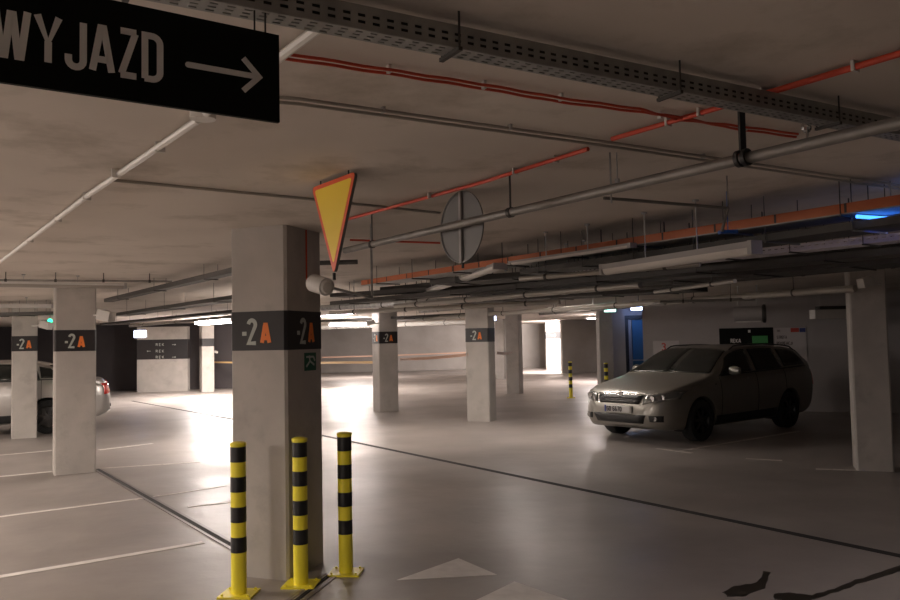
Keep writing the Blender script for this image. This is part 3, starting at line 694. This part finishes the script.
# round sign from behind
rc = at(462, 227, 4.42); rad = .20
rt = thing('round_sign', (rc.x, rc.y, rc.z - rad), 'blank grey back of a round sign hanging behind the thick grey pipe', 'sign')
b = MB(); b.lathe([(0, 0), (rad, 0), (rad, .008), (rad - .008, .008), (rad - .008, .003), (0, .003)], rc, axis=-B, n=48); b.build('disc', M['signback'], rt)
b = MB(); b.box(rc - B * .010, .02, .012, rad * 1.96, A); b.build('rib', M['greyplastic'], rt)
b = MB(); b.tube((rc.x, rc.y, rc.z - rad - .03), (rc.x, rc.y, rc.z - rad + .01), .008); b.build('bottom_knob', M['black'], rt)
b = MB(); q = rc + B * .01; b.tube((q.x, q.y, rc.z + rad * .5), (q.x, q.y, H), .005); b.build('hanging_rod', M['darksteel'], rt)

# ------------------------------------------------------------------ cameras / speakers on the pillars
def cctv(p, d, L, r, label, arm_to, m='white'):
    root = thing('security_camera', p, label, 'camera', 'security cameras by the pillars')
    d = d.normalized(); b = MB(); b.tube(p - d * L / 2, p + d * L / 2, r, 20); b.tube(p + d * L / 2, p + d * (L / 2 + .012), r * .8, 20, r * .6); b.build('body', M[m], root, smooth=True)
    b = MB(); b.box(p - d * (L / 2 + .02) - Z * r * .2, .05, r * .9, .012, d.cross(Z).cross(Z).normalized() if d.length else Vector((1, 0, 0))); b.build('tab', M[m], root)
    b = MB(); b.tube(p, arm_to, .010, 8); b.build('arm', M['steel'], root, smooth=True)
pc = at(320, 285, 5.15)
cctv(pc, at(331, 289, 5.05) - at(308, 282, 5.25), .16, .058, 'grey cylindrical security camera below the triangle sign at the nearest pillar', at(372, 298, 5.6))
b = MB(); q = at(372, 298, 5.6); b.tube(q, (q.x, q.y, H), .008); tag(b.build('camera_rod', M['steel']), 'thin steel rod carrying the camera arm, right of the nearest pillar', 'rod')
def boxcam(px, py, Y, w, label, tx, ty, s=1):
    p = at(px, py, Y); d = Vector((s, -.4, -.25)).normalized(); root = thing('wall_speaker', p, label, 'speaker', 'white units on the pillars')
    b = MB(); b.box(p, w, w * .55, w * .6, d, None, (Z - d * d.z).normalized()); b.build('body', M['white'], root)
    b = MB(); b.tube(p, at(tx, ty, Y + .1), .012); b.build('bracket', M['white'], root)
boxcam(106, 315.5, 9.8, .2, 'white angled unit on the right side of the left drain pillar', 94, 315)
boxcam(46, 325, 13.5, .2, 'white angled unit between the two left pillars', 32, 326)
boxcam(370.5, 322.5, 18.2, .17, 'small white unit on the left of the narrow far pillar', 380, 324, -1)
boxcam(866, 282, 8.9, .17, 'dim grey unit at the top of the dark right pillar', 880, 284, -1)
boxcam(216, 352, 28.3, .12, 'tiny white unit on the slim far pillar', 210, 352)

# ------------------------------------------------------------------ lit boxes
def litbox(px, py, Y, w, h, label, m, cat='lit sign', glyph=None, power=0, col=(1, 1, 1), rod=True):
    p = at(px, py, Y); root = thing('lit_sign', p, label, cat, 'lit emergency signs')
    b = MB(); b.box(p + Vector((0, .03, 0)), w + .02, .05, h + .02); b.build('housing', M['greyplastic'], root)
    b = MB(); b.box(p, w, .012, h); b.build('lit_panel', M[m], root)
    if glyph: g = MB(); text(g, glyph, h * .5, p + Vector((-w * .25, -.007, -h * .25)), Vector((1, 0, 0)), Z, Vector((0, -1, 0)), .002, .2); g.build('pictogram', M['exitgreen'], root)
    if rod: hanger(root, p + Vector((0, .03, 0)), p.z + h / 2, .005)
    if power:
        ld = bpy.data.lights.new('sign_light', 'AREA'); ld.size = w; ld.energy = power; ld.color = col; lo = bpy.data.objects.new('sign_light', ld); C.objects.link(lo)
        lo.rotation_euler = (math.radians(80), 0, 0); lo.location = p + Vector((0, -.03, 0))
litbox(610, 309, 19.9, .28, .14, 'green white lit exit box on the front of the pale pillar', 'exitlit', glyph='>', power=.12, col=(.6, 1, .9))
litbox(637, 307, 20.6, .32, .15, 'blue white lit box above the blue door', 'whitelit', power=7, col=(.35, .5, 1))
litbox(140, 334, 25.5, .38, .22, 'blue white lit box above the direction pier', 'whitelit', power=1.5, col=(.5, .6, 1))
litbox(494, 318, 27, .14, .18, 'small blue white lit sign just right of the mid-distance pillar', 'whitelit')
g = MB(); text(g, '>', .3, c8 + Vector((-.14, -.205, 1.62)), Vector((1, 0, 0)), Z, Vector((0, -1, 0)), .004, .2); g.build('painted_arrow', M['digit'], pr8)
p = at(50, 321, 13.9); b = MB(); b.lathe([(0, -.04), (.028, -.028), (.04, 0), (.028, .028), (0, .04)], p); hp = MB(); tag(b.build('signal_light', M['led'], smooth=True), 'small green signal light beside the left drain pillar', 'lamp')
hp.tube(p + Z * .03, (p.x, p.y, H), .004); hp.build('hanger', M['darksteel'], bpy.data.objects['signal_light'])
ld = bpy.data.lights.new('signal', 'POINT'); ld.energy = .12; ld.color = (.02, 1, .4); ld.shadow_soft_size = .04; lo = bpy.data.objects.new('signal', ld); C.objects.link(lo); lo.location = p - Z * .05 - Vector((0, .06, 0))
# blue lamp right edge, small blue item
P0 = fl(857, 216.5, 2.24); P1 = fl(925, 221, 2.24); lm = thing('blue_lamp', (P0 + P1) / 2, 'blue glowing tube lamp at the right edge under the orange tray', 'lamp')
b = MB(); b.tube(P0, P1, .010); b.build('upper_tube', M['bluelit'], lm, smooth=True)
b = MB(); b.tube(P0 + Vector((.10, 0, -.016)), P1 + Vector((0, 0, -.016)), .007); b.build('lower_tube', M['bluelit'], lm, smooth=True)
q = (P0 + P1) / 2; b = MB(); b.box(q + Z * .03, .12, .05, .04); b.tube(q, (q.x, q.y, H), .004); b.build('holder', M['greyplastic'], lm)
ld = bpy.data.lights.new('blue', 'AREA'); ld.size = .25; ld.energy = 1.3; ld.color = (.03, .12, 1); lo = bpy.data.objects.new('blue', ld); C.objects.link(lo); lo.location = q - Z * .05; lo.rotation_euler = (math.radians(30), 0, 0)
q = at(728, 232, 4.6); b = MB(); b.box(q, .10, .05, .02); b.tube(q, (q.x, q.y, H), .003); tag(b.build('blue_connector', M['bluejacket']), 'small blue connector hanging under the orange tray', 'connector')

# ------------------------------------------------------------------ boards on the right wall
dw = (Wh - Wg); dw.z = 0; dw.normalize(); nw = Vector((dw.y, -dw.x, 0))
def onwall(px, py, off=.012):
    r = ray(px, py); p0 = Vector((Wg.x, Wg.y, 0)) + nw * off; t = (p0 - Vector((0, 0, EYE))).dot(nw) / r.dot(nw); return Vector((0, 0, EYE)) + r * t
def board(name, x0, y0, x1, y1, m, label, cat='sign'):
    a_ = onwall(x0, y0); b_ = onwall(x1, y0); zt_ = a_.z; zb_ = onwall((x0 + x1) / 2, y1).z; c_ = (a_ + b_) / 2
    root = thing(name, (c_.x, c_.y, zb_), label, cat)
    b = MB(); b.box((c_.x - nw.x * .002, c_.y - nw.y * .002, (zt_ + zb_) / 2), (b_ - a_).length, .016, zt_ - zb_, dw); b.build('panel', m, root)
    return root
def decal(root, nm, x0, y0, x1, y1, m):
    a_ = onwall(x0, y0, .024); b_ = onwall(x1, y1, .024); c_ = (a_ + b_) / 2; b = MB(); b.box(c_, abs((b_ - a_).dot(dw)), .004, abs(a_.z - b_.z), dw); b.build(nm, m, root)
def wtext(root, s, x, y, h, m, sx=1.1):
    g = MB(); o = onwall(x, y, .024); text(g, s, h, o, dw, Z, nw, .002, .16, .2, sx); g.build('lettering', m, root)
r1 = board('notice_board', 719, 328.5, 773, 372, M['signblack'], 'black board with green field on the wall behind the estate car')
decal(r1, 'green_field', 752, 336, 768, 343, M['green']); wtext(r1, 'REKA', 731, 343, .09, M['letter'])
decal(r1, 'small_emblem', 748, 330, 750.5, 332.5, M['letter'])
r2 = board('notice_board', 774, 328, 806, 361, M['board'], 'white notice board with red and navy corner on the wall')
decal(r2, 'red_corner', 790.5, 328, 799, 332, M['pinkred']); decal(r2, 'navy_corner', 799.5, 328, 805.5, 332, M['navy'])
wtext(r2, 'STREFA', 777, 339, .07, M['textgrey'], .9); wtext(r2, 'REKREACJI', 777, 345, .07, M['textgrey'], 1.0); wtext(r2, 'AAD', 777, 331.8, .04, M['textgrey'], .9)
r3 = board('notice_board', 653, 341, 679, 362, M['board'], 'small white notice with red number at the left of the wall')
wtext(r3, '3', 662, 351, .18, M['pinkred'], 1.2)
# white rectangular box right and jet fan
pA = at(836, 314, 15.2); rt = thing('ceiling_unit', pA, 'pale flat box unit hanging before the wall beside the right pillar', 'unit')
b = MB(); b.box(pA, .9, .25, .17); b.build('body', M['whiteconduit'], rt); b = MB(); b.box(pA + Z * .12, .7, .2, .06); b.build('top', M['darksteel'], rt)
for s in (-.3, .3): hanger(rt, pA + Vector((s, 0, 0)), pA.z + .1)
pF = at(748, 314, 13.6); rt = thing('jet_fan', pF, 'grey jet fan with round end under the ceiling above the estate car', 'fan')
fd = Vector((.93, -.36, 0)).normalized()
b = MB(); b.tube(pF - fd * .22, pF + fd * .22, .13, 24); b.build('casing', M['greyplastic'], rt, smooth=True)
b = MB(); b.lathe([(.13, 0), (.155, .02), (.155, .06), (.11, .07), (.10, .03)], pF + fd * .22, axis=fd, n=28); b.build('intake_ring', M['darksteel'], rt, smooth=True)
b = MB(); b.box(pF - Z * .13, .4, .12, .02, fd); b.build('bottom_highlight', M['white'], rt)  # white bar stands for the highlight along the underside
for s in (-.15, .15): hanger(rt, pF + fd * s, pF.z + .12, .008)
# barrier tapes
def tapef(a, b_, Y0, Y1, label, m):
    p_ = at(*a, Y0); q_ = at(*b_, Y1); P_ = [p_.lerp(q_, k / 12) - Z * .02 * math.sin(math.pi * k / 12) for k in range(13)]
    g = MB(); 
    for i in range(12):
        v0, v1 = P_[i], P_[i + 1]; g.add([v0, v1, v1 + Z * .06, v0 + Z * .06], [(0, 1, 2, 3)])
    o = g.build('barrier_tape', m); md = o.modifiers.new('t', 'SOLIDIFY'); md.thickness = .003; tag(o, label, 'barrier tape', 'barrier tapes')
tapef((212, 363), (380, 363.5), 29.5, 19.2, 'amber barrier tape from slim far pillar to the narrow far pillar', M['tapey'])
tapef((400, 360.5), (468, 356), 19.2, 16.0, 'orange white barrier tape from narrow far pillar to mid-distance pillar', M['tape'])
tapef((497, 354.5), (512, 353.5), 16.2, 23.3, 'short barrier tape right of the mid-distance pillar', M['tape'])
tapef((322, 358), (467, 353), 40, 40, 'faint barrier tape along the far back wall', M['tape'])

# ------------------------------------------------------------------ cars
def curve(tab):
    def f(x):
        if x <= tab[0][0]: return tab[0][1]
        if x >= tab[-1][0]: return tab[-1][1]
        for i in range(len(tab) - 1):
            if tab[i][0] <= x <= tab[i + 1][0]: break
        x0, y0 = tab[i]; x1, y1 = tab[i + 1]; h = x1 - x0; s = (y1 - y0) / h
        def tan(j):
            if j == 0: return (tab[1][1] - tab[0][1]) / (tab[1][0] - tab[0][0])
            if j == len(tab) - 1: return (tab[-1][1] - tab[-2][1]) / (tab[-1][0] - tab[-2][0])
            a_ = (tab[j][1] - tab[j - 1][1]) / (tab[j][0] - tab[j - 1][0]); c_ = (tab[j + 1][1] - tab[j][1]) / (tab[j + 1][0] - tab[j][0])
            return 0 if a_ * c_ <= 0 else 2 * a_ * c_ / (a_ + c_)
        m0 = tan(i); m1 = tan(i + 1); t = (x - x0) / h
        return (2*t**3 - 3*t*t + 1) * y0 + (t**3 - 2*t*t + t) * h * m0 + (-2*t**3 + 3*t*t) * y1 + (t**3 - t*t) * h * m1
    return f
def make_car(label, paint, estate=True, plate='GD 6670', group=None):
    LEN = 4.57
    if estate:
        zt = curve([(0, .55), (.03, .68), (.10, .765), (.3, .835), (.7, .915), (1.10, .985), (1.25, 1.035), (1.65, 1.265), (2.0, 1.405), (2.4, 1.452), (3.0, 1.455), (3.7, 1.425), (4.05, 1.375), (4.25, 1.25), (4.42, 1.06), (4.5, .93), (4.57, .72)])
    else:
        zt = curve([(0, .52), (.03, .64), (.10, .72), (.3, .80), (.7, .89), (1.10, .96), (1.25, 1.01), (1.65, 1.22), (2.0, 1.36), (2.4, 1.41), (3.0, 1.40), (3.5, 1.32), (3.9, 1.15), (4.15, 1.03), (4.4, 1.0), (4.5, .93), (4.57, .72)])
    wf = curve([(0, .50), (.04, .64), (.12, .74), (.3, .83), (.6, .872), (1.2, .885), (3.4, .885), (4.0, .87), (4.35, .82), (4.5, .75), (4.57, .64)])
    zbf = curve([(0, .36), (.04, .27), (.2, .21), (.5, .2), (4.0, .21), (4.35, .27), (4.57, .38)])
    bf = curve([(0, .9), (1.2, .955), (2.5, .985), (3.6, 1.01), (4.3, 1.03), (4.57, .9)])
    def sec(x):
        t, w, zb_ = zt(x), wf(x), zbf(x); bl = min(bf(x), t - .09); g = t - bl
        gw = w - .05 - .03 - .42 * max(0, g - .09)
        zz = lambda f: zb_ + (bl - zb_) * f
        return [(0, zb_), (w - .18, zb_), (w - .07, zb_ + .03), (w - .025, zz(.22)), (w - .003, zz(.45)), (w, zz(.68)), (w - .02, zz(.9)), (w - .05, bl),
                (w - .05 + (gw - w + .05) * .5 + .012, bl + g * .42), (gw + .01, t - .28 * g if g < .2 else t - .085), (gw - .06, t - min(.03, .15 * g)), (gw * .55, t - .006), (0, t)]
    def S(x, u):
        P = sec(x); u = max(0, min(len(P) - 1 - 1e-6, u)); i = int(u); t = u - i
        p0 = P[max(i - 1, 0)]; p1 = P[i]; p2 = P[i + 1]; p3 = P[min(i + 2, len(P) - 1)]
        if i + 2 > len(P) - 1: p3 = (-P[-2][0], P[-2][1])
        k = .5
        r = []
        for c_ in (0, 1):
            m0 = k * (p2[c_] - p0[c_]) * .8; m1 = k * (p3[c_] - p1[c_]) * .8
            r.append((2*t**3 - 3*t*t + 1) * p1[c_] + (t**3 - 2*t*t + t) * m0 + (-2*t**3 + 3*t*t) * p2[c_] + (t**3 - t*t) * m1)
        return r
    root = thing('estate_car' if estate else 'parked_car', Vector((0, 0, 0)), label, 'car', group)
    X0 = LEN / 2
    # body loft
    xs = [0, .01, .03, .06, .1, .15, .22] + [.3 + .05 * i for i in range(84)] + [4.52, 4.55, 4.57]
    xs = [x for x in xs if x <= LEN]; us_ = [i * .25 for i in range(49)]
    b = MB(); ring = len(us_) * 2 - 2; vs = []
    for x in xs:
        half = [S(x, u_) for u_ in us_]
        for y, z in half: vs.append((x - X0, -max(y, 0), z))
        for y, z in half[-2:0:-1]: vs.append((x - X0, max(y, 0), z))
    fs = []
    for i in range(len(xs) - 1):
        for k in range(ring): fs.append((i * ring + k, i * ring + (k + 1) % ring, (i + 1) * ring + (k + 1) % ring, (i + 1) * ring + k))
    fs += [tuple(range(ring)), tuple((len(xs) - 1) * ring + k for k in range(ring))]
    b.add(vs, fs); body = b.build('body', paint, root, smooth=True)
    WX = (.90, 3.48); RW = .318
    cut = MB()
    for wx in WX:
        for s in (-1, 1):
            n = 40; R2 = .372; pts = []
            for e in (.58, 1.1):
                for k in range(n):
                    t = 2 * math.pi * k / n; pts.append((wx - X0 + R2 * math.cos(t), s * e, RW + R2 * math.sin(t)))
            cut.add(pts, [(k, (k + 1) % n, n + (k + 1) % n, n + k) for k in range(n)] + [tuple(range(n)), tuple(range(n, 2 * n))])
    co = cut.build('cutter', M['black']); md = body.modifiers.new('arches', 'BOOLEAN'); md.operation = 'DIFFERENCE'; md.object = co; md.solver = 'EXACT'
    bpy.context.view_layer.update(); dg = bpy.context.evaluated_depsgraph_get(); me = bpy.data.meshes.new_from_object(body.evaluated_get(dg)); body.modifiers.clear(); body.data = me
    me.polygons.foreach_set('use_smooth', [True] * len(me.polygons)); me.set_sharp_from_angle(angle=math.radians(38))
    bpy.data.objects.remove(co)
    # patches
    def nrm(x, u_, s):
        e = .01; a_ = Vector((e * 2, *[0, 0])); p = S(x - e, u_); q = S(x + e, u_); r = S(x, u_ - e * 5); t = S(x, u_ + e * 5)
        dx = Vector((2 * e, -(q[0] - p[0]), q[1] - p[1])); du = Vector((0, -(t[0] - r[0]), t[1] - r[1])); n_ = du.cross(dx)
        if n_.length < 1e-9: n_ = Vector((0, -1, 0))
        n_.normalize(); 
        if n_.y > .02 or (abs(n_.y) <= .02 and n_.z < 0): n_ = -n_
        return Vector((n_.x, n_.y, n_.z))
    def patch(name, m, x0f, x1f, u0, u1, s, off=.006, nx=14, nu=8, th=None, lab=None, mirror=False):
        """x0f/x1f functions of u fraction; u in [u0,u1]"""
        V = []; 
        cols = [(k / nu) for k in range(nu + 1)]
        for j, fu in enumerate(cols):
            u_ = u0 + (u1 - u0) * fu
            for i in range(nx + 1):
                x = x0f(fu) + (x1f(fu) - x0f(fu)) * i / nx; y, z = S(x, u_); n_ = nrm(x, u_, s); p_ = Vector((x - X0, -y, z)) + n_ * off; V.append(p_)
        fs = [(j * (nx + 1) + i, j * (nx + 1) + i + 1, (j + 1) * (nx + 1) + i + 1, (j + 1) * (nx + 1) + i) for j in range(nu) for i in range(nx)]
        g = MB(); g.add([(p_.x, p_.y * (1 if s < 0 else -1), p_.z) for p_ in V], fs)
        if mirror: g.add([(p_.x, -p_.y, p_.z) for p_ in V], fs)
        o = g.build(name, m, root, smooth=True, label=lab); md_ = o.modifiers.new('t', 'SOLIDIFY'); md_.thickness = .008; md_.offset = 0; return o
    K = lambda v: (lambda f: v)
    lin = lambda a_, b_: (lambda f: a_ + (b_ - a_) * f)
    patch('windscreen', M['glass'], lin(1.24, 1.24), lin(1.93, 1.97), 9.75, 12, -1, mirror=True)
    if estate:
        patch('tailgate_window', M['glass'], K(4.1), K(4.42), 9.75, 12, -1, mirror=True)
        xr = (3.42, 4.16)
    else:
        patch('rear_window', M['glass'], K(3.5), K(4.05), 9.75, 12, -1, mirror=True); xr = (3.36, 3.72)
    for s in (-1, 1):
        patch('front_side_window', M['glass'], lin(1.42, 1.78), K(2.42), 7.25, 9.05, s)
        patch('rear_side_window', M['glass'], K(2.52), lin(3.34, 3.26), 7.25, 9.05, s)
        patch('quarter_window', M['glass'], lin(xr[0], xr[0] - .04), lin(xr[1], xr[1] - .2), 7.35, 8.95, s)
        patch('sill_trim', M['black'], K(1.3), K(3.08), 2.0, 3.0, s, .002)
        for xx, x2 in ((1.42, 1.42), (2.47, 2.47), (3.36, 3.28)):
            patch('door_seam', M['black'], K(xx), K(xx + .008), 2.9, 7.1, s, .0015, 1, 12)
        for xx in (2.28, 3.16):
            y, z = S(xx, 6.1); b = MB(); b.box((xx - X0, s * (y + .012), z), .17, .03, .025); b.build('door_handle', paint, root)
        patch('belt_trim', M['black'], K(1.42), K(xr[1]), 7.08, 7.22, s, .004, 20, 1)
        # mirror
        b = MB(); y, z = S(1.72, 7.2); b.lathe([(0, -.10), (.05, -.085), (.072, -.03), (.075, .03), (.06, .08), (0, .10)], (1.68 - X0, s * (y + .13), z + .06), axis=Vector((0, 1, 0)), n=16)
        for i, v in enumerate(b.v): b.v[i] = ((v[0] - (1.68 - X0)) * .7 + 1.68 - X0, v[1], v[2])
        mo = b.build('mirror', paint, root, smooth=True)
        b = MB(); b.tube((1.70 - X0, s * (y - .01), z + .02), (1.68 - X0, s * (y + .08), z + .04), .02); b.build('mirror_stalk', M['black'], mo)
        b = MB(); b.box((1.74 - X0, s * (y + .13), z + .06), .004, .15, .09); b.build('mirror_glass', M['chrome'], mo)
        # side repeater
        y, z = S(1.28, 5.8); b = MB(); b.box((1.28 - X0, s * (y + .003), z), .05, .012, .02); b.build('side_repeater', M['lens'], root)
        if estate:
            P_ = []
            for k in range(15):
                x = 2.05 + (4.08 - 2.05) * k / 14; y, z = S(x, 9.7); e = .035 if 0 < k < 14 else -.005; P_.append((x - X0, s * (y - .005), z + e))
            b = MB(); b.path(P_, .012); b.build('roof_rail', M['black'], root, smooth=True)
    # front surface projection
    def inside(x, y, z):
        pts = [S(x, u_ * .5) for u_ in range(25)]
        # width at height z
        best = None; 
        for (y0, z0), (y1, z1) in zip(pts, pts[1:]):
            if (z0 - z) * (z1 - z) <= 0 and z0 != z1:
                yy = y0 + (y1 - y0) * (z - z0) / (z1 - z0); best = yy if best is None else max(best, yy)
        return best is not None and best >= abs(y)
    def fx(y, z, rear=False):
        lo, hi = (0.0, 1.0)
        if inside(LEN - lo if rear else lo, y, z): return LEN if rear else 0
        for _ in range(22):
            mdl = (lo + hi) / 2
            if inside(LEN - mdl if rear else mdl, y, z): hi = mdl
            else: lo = mdl
        return LEN - hi if rear else hi
    def fpatch(name, m, c4, off=.008, n=8, rear=False, par=None, lab=None, nz=5):
        """c4 = corners (y,z): tl,tr,br,bl"""
        g = MB(); V = []; tl, tr, br, bl = c4; sg = 1 if rear else -1
        for j in range(nz + 1):
            for i in range(n + 1):
                a_, c_ = i / n, j / nz
                y = (tl[0] * (1 - a_) + tr[0] * a_) * (1 - c_) + (bl[0] * (1 - a_) + br[0] * a_) * c_; z = (tl[1] * (1 - a_) + tr[1] * a_) * (1 - c_) + (bl[1] * (1 - a_) + br[1] * a_) * c_
                V.append((fx(y, z, rear) - X0 + sg * off, y, z))
        fs = [(j * (n + 1) + i, j * (n + 1) + i + 1, (j + 1) * (n + 1) + i + 1, (j + 1) * (n + 1) + i) for j in range(nz) for i in range(n)]
        g.add(V, fs); o = g.build(name, m, par or root, smooth=True, label=lab); md_ = o.modifiers.new('t', 'SOLIDIFY'); md_.thickness = .014; md_.offset = 0; return o
    gr = fpatch('grille', M['black'], [(-.43, .725), (.43, .725), (.37, .60), (-.37, .60)])
    for z in (.63, .66, .69): fpatch('grille_slat', M['darksteel'], [(-.39, z + .006), (.39, z + .006), (.39, z - .006), (-.39, z - .006)], .018, nz=1, par=gr)
    fpatch('grille_surround', M['chrome'], [(-.45, .742), (.45, .742), (.445, .727), (-.445, .727)], .010, nz=1, par=gr)
    b = MB(); b.tube((fx(0, .735) - X0 - .03, 0, .735), (fx(0, .735) - X0 + .01, 0, .735), .042, 20); b.build('badge', M['chrome'], root, smooth=True)
    fpatch('lower_intake', M['black'], [(-.50, .44), (.50, .44), (.44, .31), (-.44, .31)])
    pl_ = fpatch('number_plate', M['plate'], [(-.26, .57), (.26, .57), (.26, .46), (-.26, .46)], .022)
    xp = min(fx(0, .51), 0.02) - X0 - .033
    g = MB(); text(g, plate, .075, Vector((xp, .21, .477)), Vector((0, -1, 0)), Z, Vector((-1, 0, 0)), .004, .15, .22, 1.05); g.build('plate_characters', M['ink'], pl_)
    b = MB(); b.box((xp, .245, .515), .006, .03, .10); b.build('plate_strip', M['navy'], pl_)
    for s in (-1, 1):
        hl = fpatch('headlight', M['lens'], [(s * .47, .735), (s * .835, .79), (s * .84, .675), (s * .44, .60)], .008)
        for yy, zz in ((.60, .69), (.71, .705)):
            b = MB(); x = fx(s * yy, zz) - X0; b.tube((x - .022, s * yy, zz), (x + .02, s * yy, zz), .042, 16); b.build('lamp_reflector', M['chrome'], hl, smooth=True)
        fg = fpatch('fog_light_recess', M['black'], [(s * .55, .435), (s * .74, .435), (s * .73, .345), (s * .56, .345)], .006)
        b = MB(); x = fx(s * .64, .39) - X0; b.tube((x - .02, s * .64, .39), (x + .02, s * .64, .39), .035, 16); b.build('fog_lamp', M['lens'], fg, smooth=True)
        fpatch('tail_light', M['tailred'], [(s * .58, .98 if estate else .93), (s * .76, .96 if estate else .91), (s * .78, .70), (s * .62, .72)], .010, rear=True)
    fpatch('rear_bumper_strip', M['black'], [(-.6, .50), (.6, .50), (.6, .45), (-.6, .45)], .01, rear=True)
    # wheels
    for wx in WX:
        for s in (-1, 1):
            c_ = Vector((wx - X0, s * .765, RW)); ax = Vector((0, s, 0))
            b = MB(); b.lathe([(.20, -.10), (.26, -.11), (.305, -.10), (RW, -.07), (RW, .07), (.305, .10), (.26, .11), (.205, .10), (.20, .07), (.20, -.10)], c_, axis=ax, n=40)
            w_ = b.build('wheel', M['rubber'], root, smooth=True)
            b = MB(); b.lathe([(.215, .10), (.205, .085), (.19, .06), (.19, -.08), (.0, -.08)], c_, axis=ax, n=32)
            a0_ = ax.orthogonal().normalized(); b0_ = ax.cross(a0_)
            for k in range(7):
                t = 2 * math.pi * k / 7; u_ = a0_ * math.cos(t) + b0_ * math.sin(t); v_ = ax.cross(u_)
                b.add([c_ + u_ * .03 + v_ * .026 + ax * .09, c_ + u_ * .03 - v_ * .026 + ax * .09, c_ + u_ * .2 - v_ * .018 + ax * .085, c_ + u_ * .2 + v_ * .018 + ax * .085,
                       c_ + u_ * .03 + v_ * .026 + ax * .05, c_ + u_ * .03 - v_ * .026 + ax * .05, c_ + u_ * .2 - v_ * .018 + ax * .05, c_ + u_ * .2 + v_ * .018 + ax * .05],
                      [(0, 1, 2, 3), (7, 6, 5, 4), (0, 4, 5, 1), (1, 5, 6, 2), (2, 6, 7, 3), (3, 7, 4, 0)])
            b.tube(c_ + ax * .05, c_ + ax * .1, .045, 16); b.build('rim', M['rim'], w_, smooth=True)
            b = MB(); n = 24; V = []
            for e in (.585, .80):
                for k in range(n + 1):
                    t = math.radians(-25) + math.radians(230) * k / n; V.append((wx - X0 + .362 * math.cos(t), s * e, RW + .362 * math.sin(t)))
            b.add(V, [(k, k + 1, n + 2 + k, n + 1 + k) for k in range(n)] + [tuple(range(n + 1))]); b.build('wheel_liner', M['black'], root, smooth=True)
    return root
car = make_car('pewter grey estate car with roof rails parked before the right wall', M['carpaint'])
fw = fl(699.5, 441.3)                                                   # front left contact
Bk = dirv(51.5); Ak = dirv(-38.5); ctr = fw + Ak * .80 + Bk * (2.285 - .90)
def place(o, p_, rz): o.matrix_world = Matrix.Translation((p_.x, p_.y, 0)) @ Matrix.Rotation(rz, 4, 'Z'); o.location = (p_.x, p_.y, 0); o.rotation_euler = (0, 0, rz)
place(car, ctr, math.atan2(Bk.y, Bk.x)); print('car', ctr)
car2 = make_car('silver car parked at far left, half hidden behind two pillars', M['carsilver'], estate=False, plate='GD 3237')
rw = fl(48, 433.5); Bc = dirv(66); Ac = dirv(-24)
place(car2, rw + Ac * .80 - Bc * (3.48 - 2.285), math.atan2(Bc.y, Bc.x)); print('car2', rw)

# ------------------------------------------------------------------ world and exposure
w = bpy.data.worlds.new('world'); scene.world = w; w.use_nodes = True
w.node_tree.nodes['Background'].inputs[0].default_value = (.02, .018, .016, 1); w.node_tree.nodes['Background'].inputs[1].default_value = .3
vs_ = scene.view_settings; vs_.view_transform = 'Standard'; vs_.look = 'None'; vs_.gamma = 1; vs_.use_curve_mapping = False; vs_.exposure = 0.12
scene.cycles.use_denoising = True; scene.cycles.max_bounces = 6; scene.cycles.sample_clamp_indirect = 4; scene.cycles.caustics_reflective = False
